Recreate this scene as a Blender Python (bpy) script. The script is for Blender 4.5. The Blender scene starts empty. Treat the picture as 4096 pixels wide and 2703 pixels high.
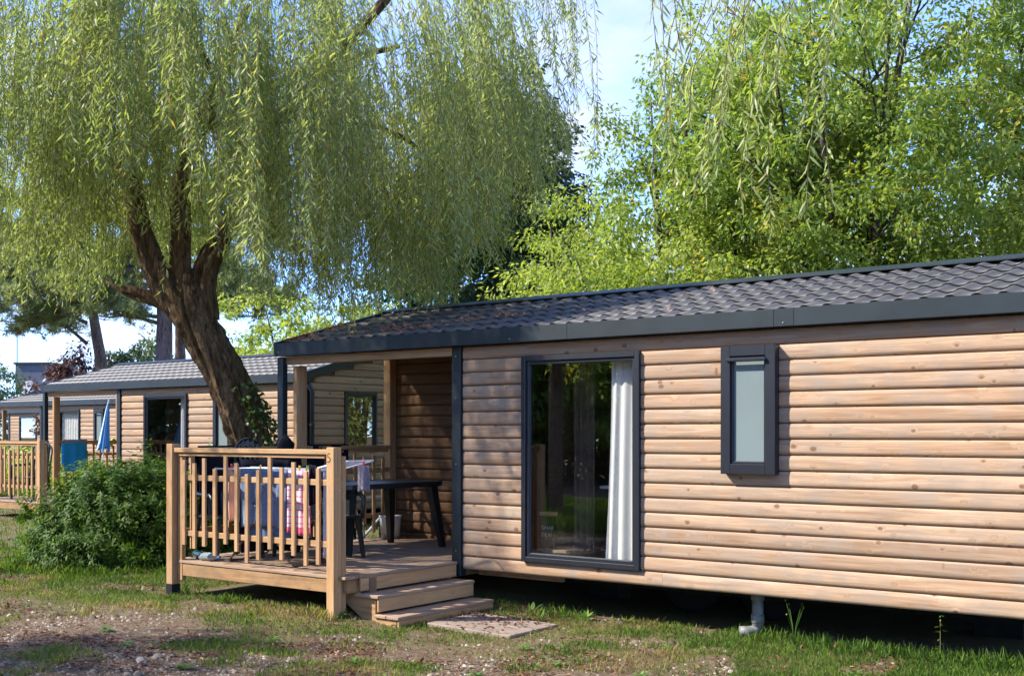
import bpy, math, random
import numpy as np
from mathutils import Vector, Matrix

# ------------------------------------------------------------------ camera, sky, sun, exposure
sc = bpy.context.scene
COL = sc.collection
random.seed(5)
rng = np.random.default_rng(11)
R = math.radians
PI = math.pi

cam_data = bpy.data.cameras.new('camera')
cam = bpy.data.objects.new('camera', cam_data)
COL.objects.link(cam)
sc.camera = cam
cam.location = (0, 0, 1.6)
cam.rotation_euler = (R(90), 0, math.atan2(.598, .802))
cam_data.sensor_width = 36
cam_data.lens = 40.24
cam_data.shift_y = .0934
cam_data.clip_start = .05
cam_data.clip_end = 2000

SUN_FROM = Vector((-1.08, -1.0, 1.22)).normalized()      # towards the sun
world = bpy.data.worlds.new('World')
sc.world = world
world.use_nodes = True
wn, wl = world.node_tree.nodes, world.node_tree.links
bg = wn['Background']
sky = wn.new('ShaderNodeTexSky')
sky.sky_type = 'NISHITA'
sky.sun_disc = False
sky.sun_elevation = math.asin(SUN_FROM.z)
sky.sun_rotation = math.atan2(SUN_FROM.x, SUN_FROM.y)
sky.air_density = .8
sky.dust_density = .3
sky.ozone_density = 4.0
sky.altitude = 2200
tc = wn.new('ShaderNodeTexCoord')
mp = wn.new('ShaderNodeMapping')
mp.inputs['Scale'].default_value = (1, 1, 2.2)
mp.inputs['Location'].default_value = (.35, .2, .1)
wl.new(tc.outputs['Generated'], mp.inputs['Vector'])
cn = wn.new('ShaderNodeTexNoise')
cn.inputs['Scale'].default_value = 3.4
cn.inputs['Detail'].default_value = 9
cn.inputs['Roughness'].default_value = .56
wl.new(mp.outputs['Vector'], cn.inputs['Vector'])
cr = wn.new('ShaderNodeValToRGB')
cr.color_ramp.elements[0].position = .44
cr.color_ramp.elements[1].position = .70
wl.new(cn.outputs['Fac'], cr.inputs['Fac'])
cm = wn.new('ShaderNodeMix')
cm.data_type = 'RGBA'
wl.new(cr.outputs['Color'], cm.inputs[0])
tint = wn.new('ShaderNodeMix')
tint.data_type = 'RGBA'
tint.blend_type = 'MULTIPLY'
tint.inputs[0].default_value = 1
tint.inputs[7].default_value = (.62, .72, .95, 1)
wl.new(sky.outputs['Color'], tint.inputs[6])
wl.new(tint.outputs[2], cm.inputs[6])
cm.inputs[7].default_value = (1.45, 1.48, 1.52, 1)
wl.new(cm.outputs[2], bg.inputs['Color'])
bg.inputs['Strength'].default_value = .15

sun_d = bpy.data.lights.new('sun', 'SUN')
sun_d.energy = 2.25
sun_d.angle = R(1.0)
sun_d.color = (1, .94, .84)
sun = bpy.data.objects.new('sun', sun_d)
COL.objects.link(sun)
sun.location = SUN_FROM * 60
sun.rotation_euler = SUN_FROM.to_track_quat('Z', 'Y').to_euler()

vs = sc.view_settings
vs.view_transform = 'Standard'
vs.look = 'None'
vs.exposure = 2.33
vs.gamma = 1
vs.use_curve_mapping = False
sc.cycles.max_bounces = 12
sc.cycles.diffuse_bounces = 6
sc.cycles.glossy_bounces = 3
sc.cycles.transmission_bounces = 6
sc.cycles.transparent_max_bounces = 8
sc.cycles.use_adaptive_sampling = True
sc.cycles.adaptive_threshold = .02

# ------------------------------------------------------------------ noise in python
_perm = rng.random((64, 64))
def vnoise(x, y, s=1.0, seed=0):
    x = np.asarray(x, float) * s + seed * 17.3
    y = np.asarray(y, float) * s + seed * 9.7
    xi, yi = np.floor(x).astype(int), np.floor(y).astype(int)
    fx, fy = x - xi, y - yi
    fx = fx * fx * (3 - 2 * fx)
    fy = fy * fy * (3 - 2 * fy)
    a = _perm[xi % 64, yi % 64]
    b = _perm[(xi + 1) % 64, yi % 64]
    c = _perm[xi % 64, (yi + 1) % 64]
    d = _perm[(xi + 1) % 64, (yi + 1) % 64]
    return (a * (1 - fx) + b * fx) * (1 - fy) + (c * (1 - fx) + d * fx) * fy
def fbm(x, y, s=1.0, seed=0, o=4):
    r, a, t = 0, .5, 0
    for i in range(o):
        r = r + a * vnoise(x, y, s * 2 ** i, seed + i)
        t += a
        a *= .5
    return r / t
def sstep(a, b, x):
    t = np.clip((np.asarray(x, float) - a) / (b - a), 0, 1)
    return t * t * (3 - 2 * t)
def side(x, y):          # metres to the right of the camera axis / ahead of the camera
    return .802 * x + .597 * y, -.598 * x + .802 * y
def ground_z(x, y):
    x, y = np.asarray(x, float), np.asarray(y, float)
    z = -.10 * sstep(-7.6, -6.3, x) * sstep(2.0, 7.5, y)
    z = z + .05 * (fbm(x, y, .8, 3, 3) - .5) * (1 - sstep(-9.9, -9.2, x) * sstep(6.9, 7.4, y) * .7)
    return z
def grass_cover(x, y):   # 0 gravel .. 1 lawn
    x, y = np.asarray(x, float), np.asarray(y, float)
    u, d = side(x, y)
    n = fbm(x, y, .9, 1, 4)
    edge = 9.3 + 1.3 * sstep(-1.5, -4, u) - 1.0 * sstep(.2, 1.6, u) + 1.6 * (n - .5)
    m = sstep(-.8, .8, d - edge)
    m2 = .9 * sstep(.52, .68, fbm(x, y, 1.7, 7, 3)) * sstep(6, 8.5, d)
    right = sstep(.3, 1.9, u + 1.6 * (n - .5))
    m = np.maximum(m, np.maximum(m2, right * sstep(5, 6.5, d)))
    gap = sstep(.40, .30, fbm(x, y, 2.3, 12, 3))
    return np.clip(m * (1 - .8 * gap), 0, 1)

# ------------------------------------------------------------------ materials
class NT:
    def __init__(s, name):
        s.m = bpy.data.materials.new(name)
        s.m.use_nodes = True
        s.n, s.l = s.m.node_tree.nodes, s.m.node_tree.links
        s.p = s.n['Principled BSDF']
        s.out = s.n['Material Output']
    def new(s, t, **kw):
        n = s.n.new(t)
        for k, v in kw.items():
            if hasattr(n, k) and k not in ('Scale',):
                setattr(n, k, v)
        return n
    def link(s, a, b):
        s.l.new(a, b)
    def setp(s, **kw):
        for k, v in kw.items():
            s.p.inputs[k.replace('_', ' ')].default_value = v
    def coord(s, kind='Object', scale=(1, 1, 1), rnd=0):
        t = s.new('ShaderNodeTexCoord')
        out = t.outputs[kind]
        if rnd:
            oi = s.new('ShaderNodeObjectInfo')
            mu = s.new('ShaderNodeVectorMath', operation='SCALE')
            mu.inputs[0].default_value = (rnd, rnd * .37, rnd * .61)
            s.link(oi.outputs['Random'], mu.inputs['Scale'])
            ad = s.new('ShaderNodeVectorMath', operation='ADD')
            s.link(out, ad.inputs[0])
            s.link(mu.outputs[0], ad.inputs[1])
            out = ad.outputs[0]
        mp = s.new('ShaderNodeMapping')
        mp.inputs['Scale'].default_value = scale
        s.link(out, mp.inputs['Vector'])
        return mp.outputs['Vector']
    def noise(s, vec, scale=1, detail=4, rough=.55, dist=0):
        n = s.new('ShaderNodeTexNoise')
        n.inputs['Scale'].default_value = scale
        n.inputs['Detail'].default_value = detail
        n.inputs['Roughness'].default_value = rough
        n.inputs['Distortion'].default_value = dist
        s.link(vec, n.inputs['Vector'])
        return n.outputs['Fac']
    def ramp(s, fac, stops):
        r = s.new('ShaderNodeValToRGB')
        e = r.color_ramp.elements
        while len(e) < len(stops):
            e.new(.5)
        for i, (p, c) in enumerate(stops):
            e[i].position = p
            e[i].color = tuple(c) + (1,) if len(c) == 3 else c
        s.link(fac, r.inputs['Fac'])
        return r.outputs['Color']
    def mix(s, fac, a, b, mode='MIX'):
        m = s.new('ShaderNodeMix', data_type='RGBA', blend_type=mode)
        for i, v in ((0, fac), (6, a), (7, b)):
            if hasattr(v, 'is_output'):
                s.link(v, m.inputs[i])
            else:
                m.inputs[i].default_value = v if i == 0 else tuple(v) + ((1,) if len(v) == 3 else ())
        return m.outputs[2]
    def math(s, op, a, b=0.0):
        m = s.new('ShaderNodeMath', operation=op)
        for i, v in enumerate((a, b)):
            if hasattr(v, 'is_output'):
                s.link(v, m.inputs[i])
            else:
                m.inputs[i].default_value = v
        return m.outputs[0]
    def bump(s, h, strength=.3, dist=.01):
        b = s.new('ShaderNodeBump')
        b.inputs['Strength'].default_value = strength
        b.inputs['Distance'].default_value = dist
        s.link(h, b.inputs['Height'])
        s.link(b.outputs[0], s.p.inputs['Normal'])

def wood(name, dark, mid, light, grey, grey_amt=.5, knot=(.13, .05, .02), rough=.75, knots=1.0, nails=False):
    t = NT(name)
    v = t.coord('Object', (1, 1, 1), 41)
    vs_ = t.new('ShaderNodeMapping')
    vs_.inputs['Scale'].default_value = (1.3, 26, 26)
    t.link(v, vs_.inputs['Vector'])
    # knots: cells stretched along the length
    vk = t.new('ShaderNodeMapping')
    vk.inputs['Scale'].default_value = (6.5, .01, 9.2)
    t.link(v, vk.inputs['Vector'])
    vo = t.new('ShaderNodeTexVoronoi')
    vo.inputs['Scale'].default_value = 1
    vo.inputs['Randomness'].default_value = 1
    t.link(vk.outputs[0], vo.inputs['Vector'])
    dist = vo.outputs['Distance']
    sel = t.new('ShaderNodeSeparateColor')
    t.link(vo.outputs['Color'], sel.inputs[0])
    big = t.math('MULTIPLY', sel.outputs[0], .17 * knots)
    kn = t.math('SUBTRACT', big, dist)
    kmask = t.math('MULTIPLY', kn, 18)
    kmask = t.new('ShaderNodeClamp').outputs[0] if False else kmask
    cl = t.new('ShaderNodeClamp')
    t.link(kmask, cl.inputs[0])
    # grain flowing round the knots
    halo = t.math('MAXIMUM', t.math('SUBTRACT', .30, dist), 0.0)
    addv = t.new('ShaderNodeVectorMath', operation='ADD')
    t.link(vs_.outputs[0], addv.inputs[0])
    cb = t.new('ShaderNodeCombineXYZ')
    t.link(t.math('MULTIPLY', halo, 5.0), cb.inputs[2])
    t.link(t.math('MULTIPLY', halo, 5.0), cb.inputs[1])
    t.link(cb.outputs[0], addv.inputs[1])
    g1 = t.noise(addv.outputs[0], 1.0, 7, .68, .9)
    g2 = t.noise(v, 3.4, 5, .6)
    col = t.ramp(g1, [(.30, dark), (.52, mid), (.72, light)])
    oi = t.new('ShaderNodeObjectInfo')
    tint = t.ramp(oi.outputs['Random'], [(0, (.78, .75, .74)), (.25, (.97, .95, .93)), (.5, (1.08, 1.08, 1.08)), (.75, (1.0, .93, .86)), (1, (.88, .86, .85))])
    col = t.mix(1.0, col, tint, 'MULTIPLY')
    gm = t.ramp(g2, [(.42, (0, 0, 0)), (.70, (grey_amt,) * 3)])
    col = t.mix(gm, col, grey)
    col = t.mix(t.math('MULTIPLY', cl.outputs[0], .85), col, knot)
    hz = t.math('MULTIPLY', halo, .9)
    col = t.mix(hz, col, tuple(c * .8 for c in mid))
    vk2 = t.new('ShaderNodeMapping')
    vk2.inputs['Scale'].default_value = (5.0, .01, 2.2)
    vk2.inputs['Rotation'].default_value = (0, .12, 0)
    t.link(v, vk2.inputs['Vector'])
    v2 = t.new('ShaderNodeTexVoronoi')
    v2.inputs['Scale'].default_value = 1
    t.link(vk2.outputs[0], v2.inputs['Vector'])
    s2 = t.new('ShaderNodeSeparateColor')
    t.link(v2.outputs['Color'], s2.inputs[0])
    c2 = t.new('ShaderNodeClamp')
    t.link(t.math('MULTIPLY', t.math('SUBTRACT', t.math('MULTIPLY', s2.outputs[1], .075 * knots), v2.outputs['Distance']), 25), c2.inputs[0])
    col = t.mix(t.math('MULTIPLY', c2.outputs[0], .6), col, knot)
    t.link(col, t.p.inputs['Base Color'])
    t.setp(Roughness=rough)
    t.p.inputs['Specular IOR Level'].default_value = .25
    t.bump(g1, .5, .004)
    return t.m

def leafmat(name, stops, trans=.45, spec=.35, rough=.45, warm=(1.25, 1.25, .55)):
    t = NT(name)
    a = t.new('ShaderNodeAttribute', attribute_name='rnd')
    col = t.ramp(a.outputs['Fac'], stops)
    t.link(col, t.p.inputs['Base Color'])
    t.setp(Roughness=rough)
    t.p.inputs['Specular IOR Level'].default_value = spec
    tr = t.new('ShaderNodeBsdfTranslucent')
    tcol = t.mix(1.0, col, warm, 'MULTIPLY')
    t.link(tcol, tr.inputs['Color'])
    mx = t.new('ShaderNodeMixShader')
    mx.inputs[0].default_value = trans
    t.link(t.p.outputs[0], mx.inputs[1])
    t.link(tr.outputs[0], mx.inputs[2])
    t.link(mx.outputs[0], t.out.inputs['Surface'])
    return t.m

def plain(name, col, rough=.5, metal=0, var=.15, scale=8, bump=0, spec=.5):
    t = NT(name)
    v = t.coord('Object', (1, 1, 1), 13)
    n = t.noise(v, scale, 5, .6)
    c = t.ramp(n, [(.3, tuple(x * (1 - var) for x in col)), (.7, tuple(min(1, x * (1 + var)) for x in col))])
    t.link(c, t.p.inputs['Base Color'])
    t.setp(Roughness=rough, Metallic=metal)
    t.p.inputs['Specular IOR Level'].default_value = spec
    if bump:
        t.bump(t.noise(v, scale * 12, 3), bump, .004)
    return t.m

M = {}
M['siding'] = wood('siding_wood', (.245, .145, .080), (.375, .250, .155), (.485, .350, .242), (.27, .22, .17), .75, knots=1.25)
M['porch_shade_siding'] = wood('porch_shade_siding_wood', (.085, .038, .014), (.155, .078, .032), (.22, .12, .055), (.12, .075, .04), .4, knots=1.0)  # the same siding, darkened: the porch's shade is put into its colour
M['rail'] = wood('railing_wood', (.28, .15, .065), (.42, .25, .115), (.51, .325, .165), (.30, .22, .14), .4, knots=.6)
M['deck'] = wood('decking_wood', (.21, .13, .078), (.32, .215, .138), (.40, .285, .19), (.26, .215, .17), .65, knots=.5)
M['beam'] = wood('beam_wood', (.20, .11, .045), (.33, .20, .095), (.42, .27, .14), (.12, .085, .055), .7, knots=.8)
M['metal'] = plain('anthracite_metal', (.015, .022, .025), .42, .0, .25, 3, spec=.45)
M['frame'] = plain('window_frame_metal', (.010, .012, .018), .38, .0, .2, 5, spec=.6)
M['pipe'] = plain('grey_plastic_pipe', (.16, .16, .15), .55, 0, .3, 7, .2)
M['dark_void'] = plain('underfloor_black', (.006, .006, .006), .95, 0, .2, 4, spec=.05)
M['steel'] = plain('chassis_steel', (.02, .018, .016), .8, 0, .4, 6, spec=.2)
M['rubber'] = plain('rubber', (.012, .012, .012), .85, 0, .2, 9, spec=.2)
M['plastic'] = plain('dark_green_plastic', (.012, .017, .017), .34, 0, .2, 6, spec=.5)
M['plastic_grey'] = plain('grey_plastic', (.10, .105, .115), .4, 0, .15, 6)
M['white_plastic'] = plain('white_plastic', (.62, .63, .66), .4, 0, .05, 6)
M['white_wire'] = plain('white_wire', (.80, .80, .80), .35, 0, .03, 6)
M['bronze'] = plain('brown_tube', (.12, .075, .055), .35, .3, .2, 12)
M['black_cloth'] = plain('black_cloth', (.010, .011, .016), .9, 0, .3, 20, .3, spec=.1)
M['blue_grey_cloth'] = plain('blue_grey_towelling', (.16, .22, .34), .95, 0, .18, 30, .6, spec=.1)
M['denim'] = plain('denim_blue', (.10, .16, .28), .95, 0, .2, 30, .5, spec=.1)
M['peach_cloth'] = plain('peach_cloth', (.72, .42, .30), .9, 0, .12, 8, .2, spec=.1)
M['blue_cloth'] = plain('bright_blue_cloth', (.02, .32, .62), .85, 0, .08, 8, .2, spec=.15)
M['grey_cloth'] = plain('grey_cloth', (.16, .14, .17), .95, 0, .2, 30, .5, spec=.1)
M['light_grey_cloth'] = plain('pale_grey_cloth', (.42, .41, .46), .95, 0, .1, 30, .5, spec=.1)
M['white_cloth'] = plain('white_curtain', (.80, .80, .78), .9, 0, .03, 5, spec=.1)
M['red'] = plain('red_paint', (.50, .015, .008), .4, 0, .2, 6)
M['peg_red'] = plain('red_peg', (.75, .03, .06), .4)
M['peg_yellow'] = plain('yellow_peg', (.80, .50, .03), .4)
M['peg_green'] = plain('green_peg', (.45, .60, .05), .4)
M['burn'] = plain('burnt_mark', (.05, .025, .012), .9)
M['interior'] = wood('interior_panel', (.10, .06, .035), (.16, .10, .06), (.22, .14, .08), (.12, .09, .07), .4)
M['lino'] = plain('lino_floor', (.12, .10, .08), .5)
M['concrete'] = plain('concrete', (.24, .185, .145), .9, 0, .22, 5, .5, spec=.15)
M['render_white'] = plain('white_render', (.72, .74, .76), .9, 0, .05, 2)
M['slate_clad'] = plain('slate_cladding', (.07, .085, .115), .6, 0, .15, 2)
M['chrome'] = plain('brushed_metal', (.45, .45, .46), .3, .9, .1, 20)
M['yellow'] = plain('yellow_green_foam', (.45, .50, .06), .6)
M['green_glass'] = plain('green_plastic_bottle', (.03, .14, .07), .15, 0, .2, 10)
M['clear_plastic'] = plain('clear_plastic_bottle', (.20, .24, .23), .12, 0, .2, 10)

# roof tiles: dark coated steel, faint dust
t = NT('tile_metal')
v = t.coord('Object', (1, 1, 1), 7)
n = t.noise(v, 3.5, 6, .65)
n2 = t.noise(v, 60, 2)
c = t.ramp(n, [(.3, (.045, .044, .044)), (.55, (.068, .066, .064)), (.8, (.11, .10, .09))])
t.link(c, t.p.inputs['Base Color'])
t.setp(Roughness=.5)
t.p.inputs['Specular IOR Level'].default_value = .4
t.bump(n2, .12, .002)
M['tile'] = t.m
# glass
t = NT('window_glass')
t.n.remove(t.p)
fr = t.new('ShaderNodeFresnel')
geo = t.new('ShaderNodeNewGeometry')
t.link(t.math('SUBTRACT', 2.0, t.math('MULTIPLY', geo.outputs['Backfacing'], 2.0 - 1 / 2.0)), fr.inputs['IOR'])
gl = t.new('ShaderNodeBsdfGlossy')
gl.inputs['Roughness'].default_value = .004
gl.inputs['Color'].default_value = (.93, .97, .95, 1)
tr = t.new('ShaderNodeBsdfTransparent')
tr.inputs['Color'].default_value = (.93, .93, .92, 1)
mx = t.new('ShaderNodeMixShader')
t.link(fr.outputs[0], mx.inputs[0])
t.link(tr.outputs[0], mx.inputs[1])
t.link(gl.outputs[0], mx.inputs[2])
t.link(mx.outputs[0], t.out.inputs['Surface'])
M['glass'] = t.m
M['frosted'] = plain('frosted_pane', (.17, .21, .205), .18, 0, .06, 2)
# checked tea towel: pink grid on white, solid red border (flat print)
t = NT('checked_cloth')
v = t.coord('Object', (1, 1, 1))
sp = t.new('ShaderNodeSeparateXYZ')
t.link(v, sp.inputs[0])
fx = t.math('FRACT', t.math('MULTIPLY', sp.outputs[0], 22))
fz = t.math('FRACT', t.math('MULTIPLY', sp.outputs[2], 16))
lines = t.math('MAXIMUM', t.math('LESS_THAN', fx, .22), t.math('LESS_THAN', fz, .16))
col = t.mix(lines, (.78, .62, .66), (.72, .10, .18))
bord = t.math('MAXIMUM', t.math('LESS_THAN', sp.outputs[2], -.53), t.math('GREATER_THAN', sp.outputs[0], .118))
col = t.mix(bord, col, (.62, .10, .17))
t.link(col, t.p.inputs['Base Color'])
t.setp(Roughness=.95)
M['checked'] = t.m
# parasol stripes
t = NT('striped_blue_cloth')
v = t.coord('Object', (1, 1, 1))
sp = t.new('ShaderNodeSeparateXYZ')
t.link(v, sp.inputs[0])
an = t.math('ARCTAN2', sp.outputs[1], sp.outputs[0])
st = t.math('LESS_THAN', t.math('FRACT', t.math('MULTIPLY', an, 8 / PI)), .3)
col = t.mix(st, (.02, .22, .62), (.45, .66, .82))
t.link(col, t.p.inputs['Base Color'])
t.setp(Roughness=.7)
M['parasol'] = t.m
# bark
def barkmat(name, a, b, c, sc_=1.0, green=0.0):
    t = NT(name)
    v = t.coord('Object', (9 * sc_, 9 * sc_, 2.2 * sc_))
    n = t.noise(v, 1.6, 7, .68, 1.2)
    col = t.ramp(n, [(.34, a), (.5, b), (.68, c)])
    if green:
        g = t.ramp(t.noise(t.coord('Object'), 1.9, 4), [(.5, (0, 0, 0)), (.7, (green,) * 3)])
        col = t.mix(g, col, (.075, .095, .03))
    t.link(col, t.p.inputs['Base Color'])
    t.setp(Roughness=.95)
    t.p.inputs['Specular IOR Level'].default_value = .15
    t.bump(n, 1.0, .09)
    return t.m
M['bark'] = barkmat('willow_bark', (.03, .017, .010), (.16, .10, .055), (.31, .21, .125), 1, .4)
M['bark2'] = barkmat('pine_bark', (.07, .045, .04), (.20, .14, .12), (.30, .22, .19), .8)
M['bark3'] = barkmat('grey_bark', (.035, .028, .02), (.09, .07, .05), (.15, .12, .09), 1)
M['twig'] = plain('yellow_twig', (.16, .12, .035), .8)
M['willow_leaf'] = leafmat('willow_leaf', [(0, (.19, .24, .085)), (.3, (.27, .33, .11)), (.55, (.35, .40, .20)), (.8, (.41, .46, .16)), (.97, (.45, .44, .13)), (1, (.42, .28, .07))], .56, .35, .45)
M['maple_leaf'] = leafmat('maple_leaf', [(0, (.12, .18, .04)), (.35, (.19, .27, .055)), (.65, (.28, .36, .08)), (.90, (.35, .40, .10)), (.97, (.44, .40, .08)), (1, (.36, .22, .08))], .52, .4, .42)
M['lime_leaf'] = leafmat('lime_leaf', [(0, (.20, .26, .05)), (.5, (.30, .37, .08)), (1, (.40, .44, .12))], .52, .35, .45)
M['oak_leaf'] = leafmat('oak_leaf', [(0, (.022, .05, .022)), (.6, (.038, .078, .03)), (1, (.06, .11, .035))], .25, .5, .35)
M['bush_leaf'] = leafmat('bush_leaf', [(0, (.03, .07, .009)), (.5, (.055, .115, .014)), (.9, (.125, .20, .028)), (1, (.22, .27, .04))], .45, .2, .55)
M['purple_leaf'] = leafmat('purple_leaf', [(0, (.045, .018, .022)), (.6, (.09, .035, .035)), (1, (.15, .08, .05))], .3, .4, .4)
M['grey_leaf'] = leafmat('grey_green_leaf', [(0, (.07, .11, .055)), (.6, (.12, .17, .08)), (1, (.18, .23, .12))], .4, .4, .45)
M['needle'] = leafmat('pine_needle', [(0, (.13, .17, .06)), (.45, (.30, .34, .13)), (.8, (.45, .48, .20)), (.96, (.50, .52, .26)), (1, (.55, .22, .07))], .35, .45, .4)
M['ivy_leaf'] = leafmat('ivy_leaf', [(0, (.03, .075, .015)), (.7, (.06, .12, .02)), (1, (.12, .18, .03))], .3, .5, .35)
M['grass_blade'] = leafmat('grass_blade', [(0, (.08, .15, .02)), (.35, (.12, .20, .03)), (.65, (.19, .24, .05)), (.82, (.28, .24, .09)), (1, (.34, .25, .13))], .42, .3, .5)
M['roof_litter'] = leafmat('rusty_leaf', [(0, (.22, .06, .035)), (.5, (.38, .12, .06)), (1, (.5, .25, .12))], .15, .2, .7, (1, .8, .6))
M['litter'] = leafmat('dead_leaf', [(0, (.085, .035, .02)), (.5, (.17, .075, .04)), (.8, (.27, .14, .07)), (1, (.42, .27, .09))], .15, .3, .6, (1, .8, .6))
M['weed_leaf'] = leafmat('weed_leaf', [(0, (.07, .17, .03)), (.5, (.13, .26, .05)), (1, (.24, .34, .08))], .42, .4, .4)
# pebbles
t = NT('pebble')
a = t.new('ShaderNodeAttribute', attribute_name='rnd')
col = t.ramp(a.outputs['Fac'], [(0, (.07, .045, .028)), (.4, (.15, .108, .07)), (.8, (.26, .20, .14)), (1, (.40, .34, .265))])
t.link(col, t.p.inputs['Base Color'])
t.setp(Roughness=.85)
M['pebble'] = t.m
# ground
t = NT('ground_soil_and_turf')
v = t.coord('Object')
a = t.new('ShaderNodeAttribute', attribute_name='cover')
n1 = t.noise(v, 55, 5, .7)
n2 = t.noise(v, 1.4, 4, .6)
n3 = t.noise(v, 9, 4, .6)
vo = t.new('ShaderNodeTexVoronoi')
vo.inputs['Scale'].default_value = 34
t.link(v, vo.inputs['Vector'])
sc3 = t.new('ShaderNodeSeparateColor')
t.link(vo.outputs['Color'], sc3.inputs[0])
stone = t.ramp(sc3.outputs[0], [(0, (.075, .045, .028)), (.5, (.17, .12, .078)), (1, (.30, .235, .17))])
soil = t.ramp(n1, [(.3, (.075, .048, .028)), (.7, (.185, .13, .082))])
gravel = t.mix(t.ramp(n3, [(.42, (0, 0, 0)), (.6, (.85,) * 3)]), soil, stone)
turf = t.ramp(n1, [(.3, (.075, .065, .03)), (.55, (.14, .13, .05)), (.75, (.24, .19, .10))])
turf = t.mix(t.ramp(n2, [(.4, (0, 0, 0)), (.7, (.5,) * 3)]), turf, (.19, .13, .075))
col = t.mix(a.outputs['Fac'], gravel, turf)
t.link(col, t.p.inputs['Base Color'])
t.setp(Roughness=.95)
t.p.inputs['Specular IOR Level'].default_value = .1
t.bump(n1, .7, .03)
M['ground'] = t.m

# ------------------------------------------------------------------ mesh helpers
class MB:
    def __init__(s):
        s.v, s.f = [], []
    def add(s, vs_, fs):
        b = len(s.v)
        s.v += [tuple(p) for p in vs_]
        s.f += [tuple(b + i for i in f) for f in fs]
        return s
    def box(s, x0, y0, z0, x1, y1, z1, c=0, mat=None):
        if c <= 0:
            vs_ = [(x, y, z) for x in (x0, x1) for y in (y0, y1) for z in (z0, z1)]
            fs = [(0, 1, 3, 2), (4, 6, 7, 5), (0, 4, 5, 1), (2, 3, 7, 6), (0, 2, 6, 4), (1, 5, 7, 3)]
        else:
            c = min(c, abs(x1 - x0) * .45, abs(y1 - y0) * .45, abs(z1 - z0) * .45)
            vs_, idx = [], {}
            for ix, X in enumerate((x0, x1)):
                for iy, Y in enumerate((y0, y1)):
                    for iz, Z in enumerate((z0, z1)):
                        sx, sy, sz = (1, -1)[ix] * c, (1, -1)[iy] * c, (1, -1)[iz] * c
                        idx[ix, iy, iz] = (len(vs_), len(vs_) + 1, len(vs_) + 2)
                        vs_ += [(X, Y + sy, Z + sz), (X + sx, Y, Z + sz), (X + sx, Y + sy, Z)]
            I = idx
            fs = []
            for k in (0, 1):
                fs.append((I[k, 0, 0][0], I[k, 0, 1][0], I[k, 1, 1][0], I[k, 1, 0][0]))
                fs.append((I[0, k, 0][1], I[0, k, 1][1], I[1, k, 1][1], I[1, k, 0][1]))
                fs.append((I[0, 0, k][2], I[0, 1, k][2], I[1, 1, k][2], I[1, 0, k][2]))
            for p in (0, 1):
                for q in (0, 1):
                    fs.append((I[p, q, 0][0], I[p, q, 1][0], I[p, q, 1][1], I[p, q, 0][1]))
                    fs.append((I[p, 0, q][0], I[p, 1, q][0], I[p, 1, q][2], I[p, 0, q][2]))
                    fs.append((I[0, p, q][1], I[1, p, q][1], I[1, p, q][2], I[0, p, q][2]))
            fs += [tuple(I[a_, b_, c_]) for a_ in (0, 1) for b_ in (0, 1) for c_ in (0, 1)]
        if mat is not None:
            vs_ = [tuple(mat @ Vector(p)) for p in vs_]
        return s.add(vs_, fs)
    def tube(s, pts, rad, n=8, caps=True):
        pts = [Vector(p) for p in pts]
        if not hasattr(rad, '__len__'):
            rad = [rad] * len(pts)
        rings, up = [], Vector((.13, .29, 1)).normalized()
        prev = None
        vs_, fs = [], []
        for i, p in enumerate(pts):
            a = pts[max(i - 1, 0)]
            b = pts[min(i + 1, len(pts) - 1)]
            d = (b - a)
            d = d.normalized() if d.length > 1e-9 else Vector((0, 0, 1))
            if prev is None:
                x = d.cross(up)
                if x.length < .1:
                    x = d.cross(Vector((1, 0, 0)))
            else:
                x = prev - d * prev.dot(d)
            x.normalize()
            prev = x
            y = d.cross(x)
            for k in range(n):
                an = 2 * PI * k / n
                vs_.append(p + (x * math.cos(an) + y * math.sin(an)) * rad[i])
        for i in range(len(pts) - 1):
            for k in range(n):
                k2 = (k + 1) % n
                fs.append((i * n + k, i * n + k2, (i + 1) * n + k2, (i + 1) * n + k))
        if caps:
            fs.append(tuple(range(n - 1, -1, -1)))
            fs.append(tuple((len(pts) - 1) * n + k for k in range(n)))
        return s.add(vs_, fs)
    def lathe(s, prof, n=20, center=(0, 0, 0)):
        vs_, fs = [], []
        for (r, z) in prof:
            for k in range(n):
                an = 2 * PI * k / n
                vs_.append((center[0] + r * math.cos(an), center[1] + r * math.sin(an), center[2] + z))
        for i in range(len(prof) - 1):
            for k in range(n):
                k2 = (k + 1) % n
                fs.append((i * n + k, i * n + k2, (i + 1) * n + k2, (i + 1) * n + k))
        return s.add(vs_, fs)
    def mesh(s, name, mat, smooth=False):
        me = bpy.data.meshes.new(name)
        me.from_pydata(s.v, [], s.f)
        if mat:
            me.materials.append(mat)
        if smooth:
            me.polygons.foreach_set('use_smooth', [True] * len(me.polygons))
        me.update()
        return me
    def build(s, name, mat, parent=None, loc=(0, 0, 0), rot=(0, 0, 0), smooth=False, fix=True):
        me = s.mesh(name, mat, smooth)
        if fix:
            import bmesh
            bm = bmesh.new()
            bm.from_mesh(me)
            bmesh.ops.recalc_face_normals(bm, faces=bm.faces)
            bm.to_mesh(me)
            bm.free()
        return place(name, me, parent, loc, rot)

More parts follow.
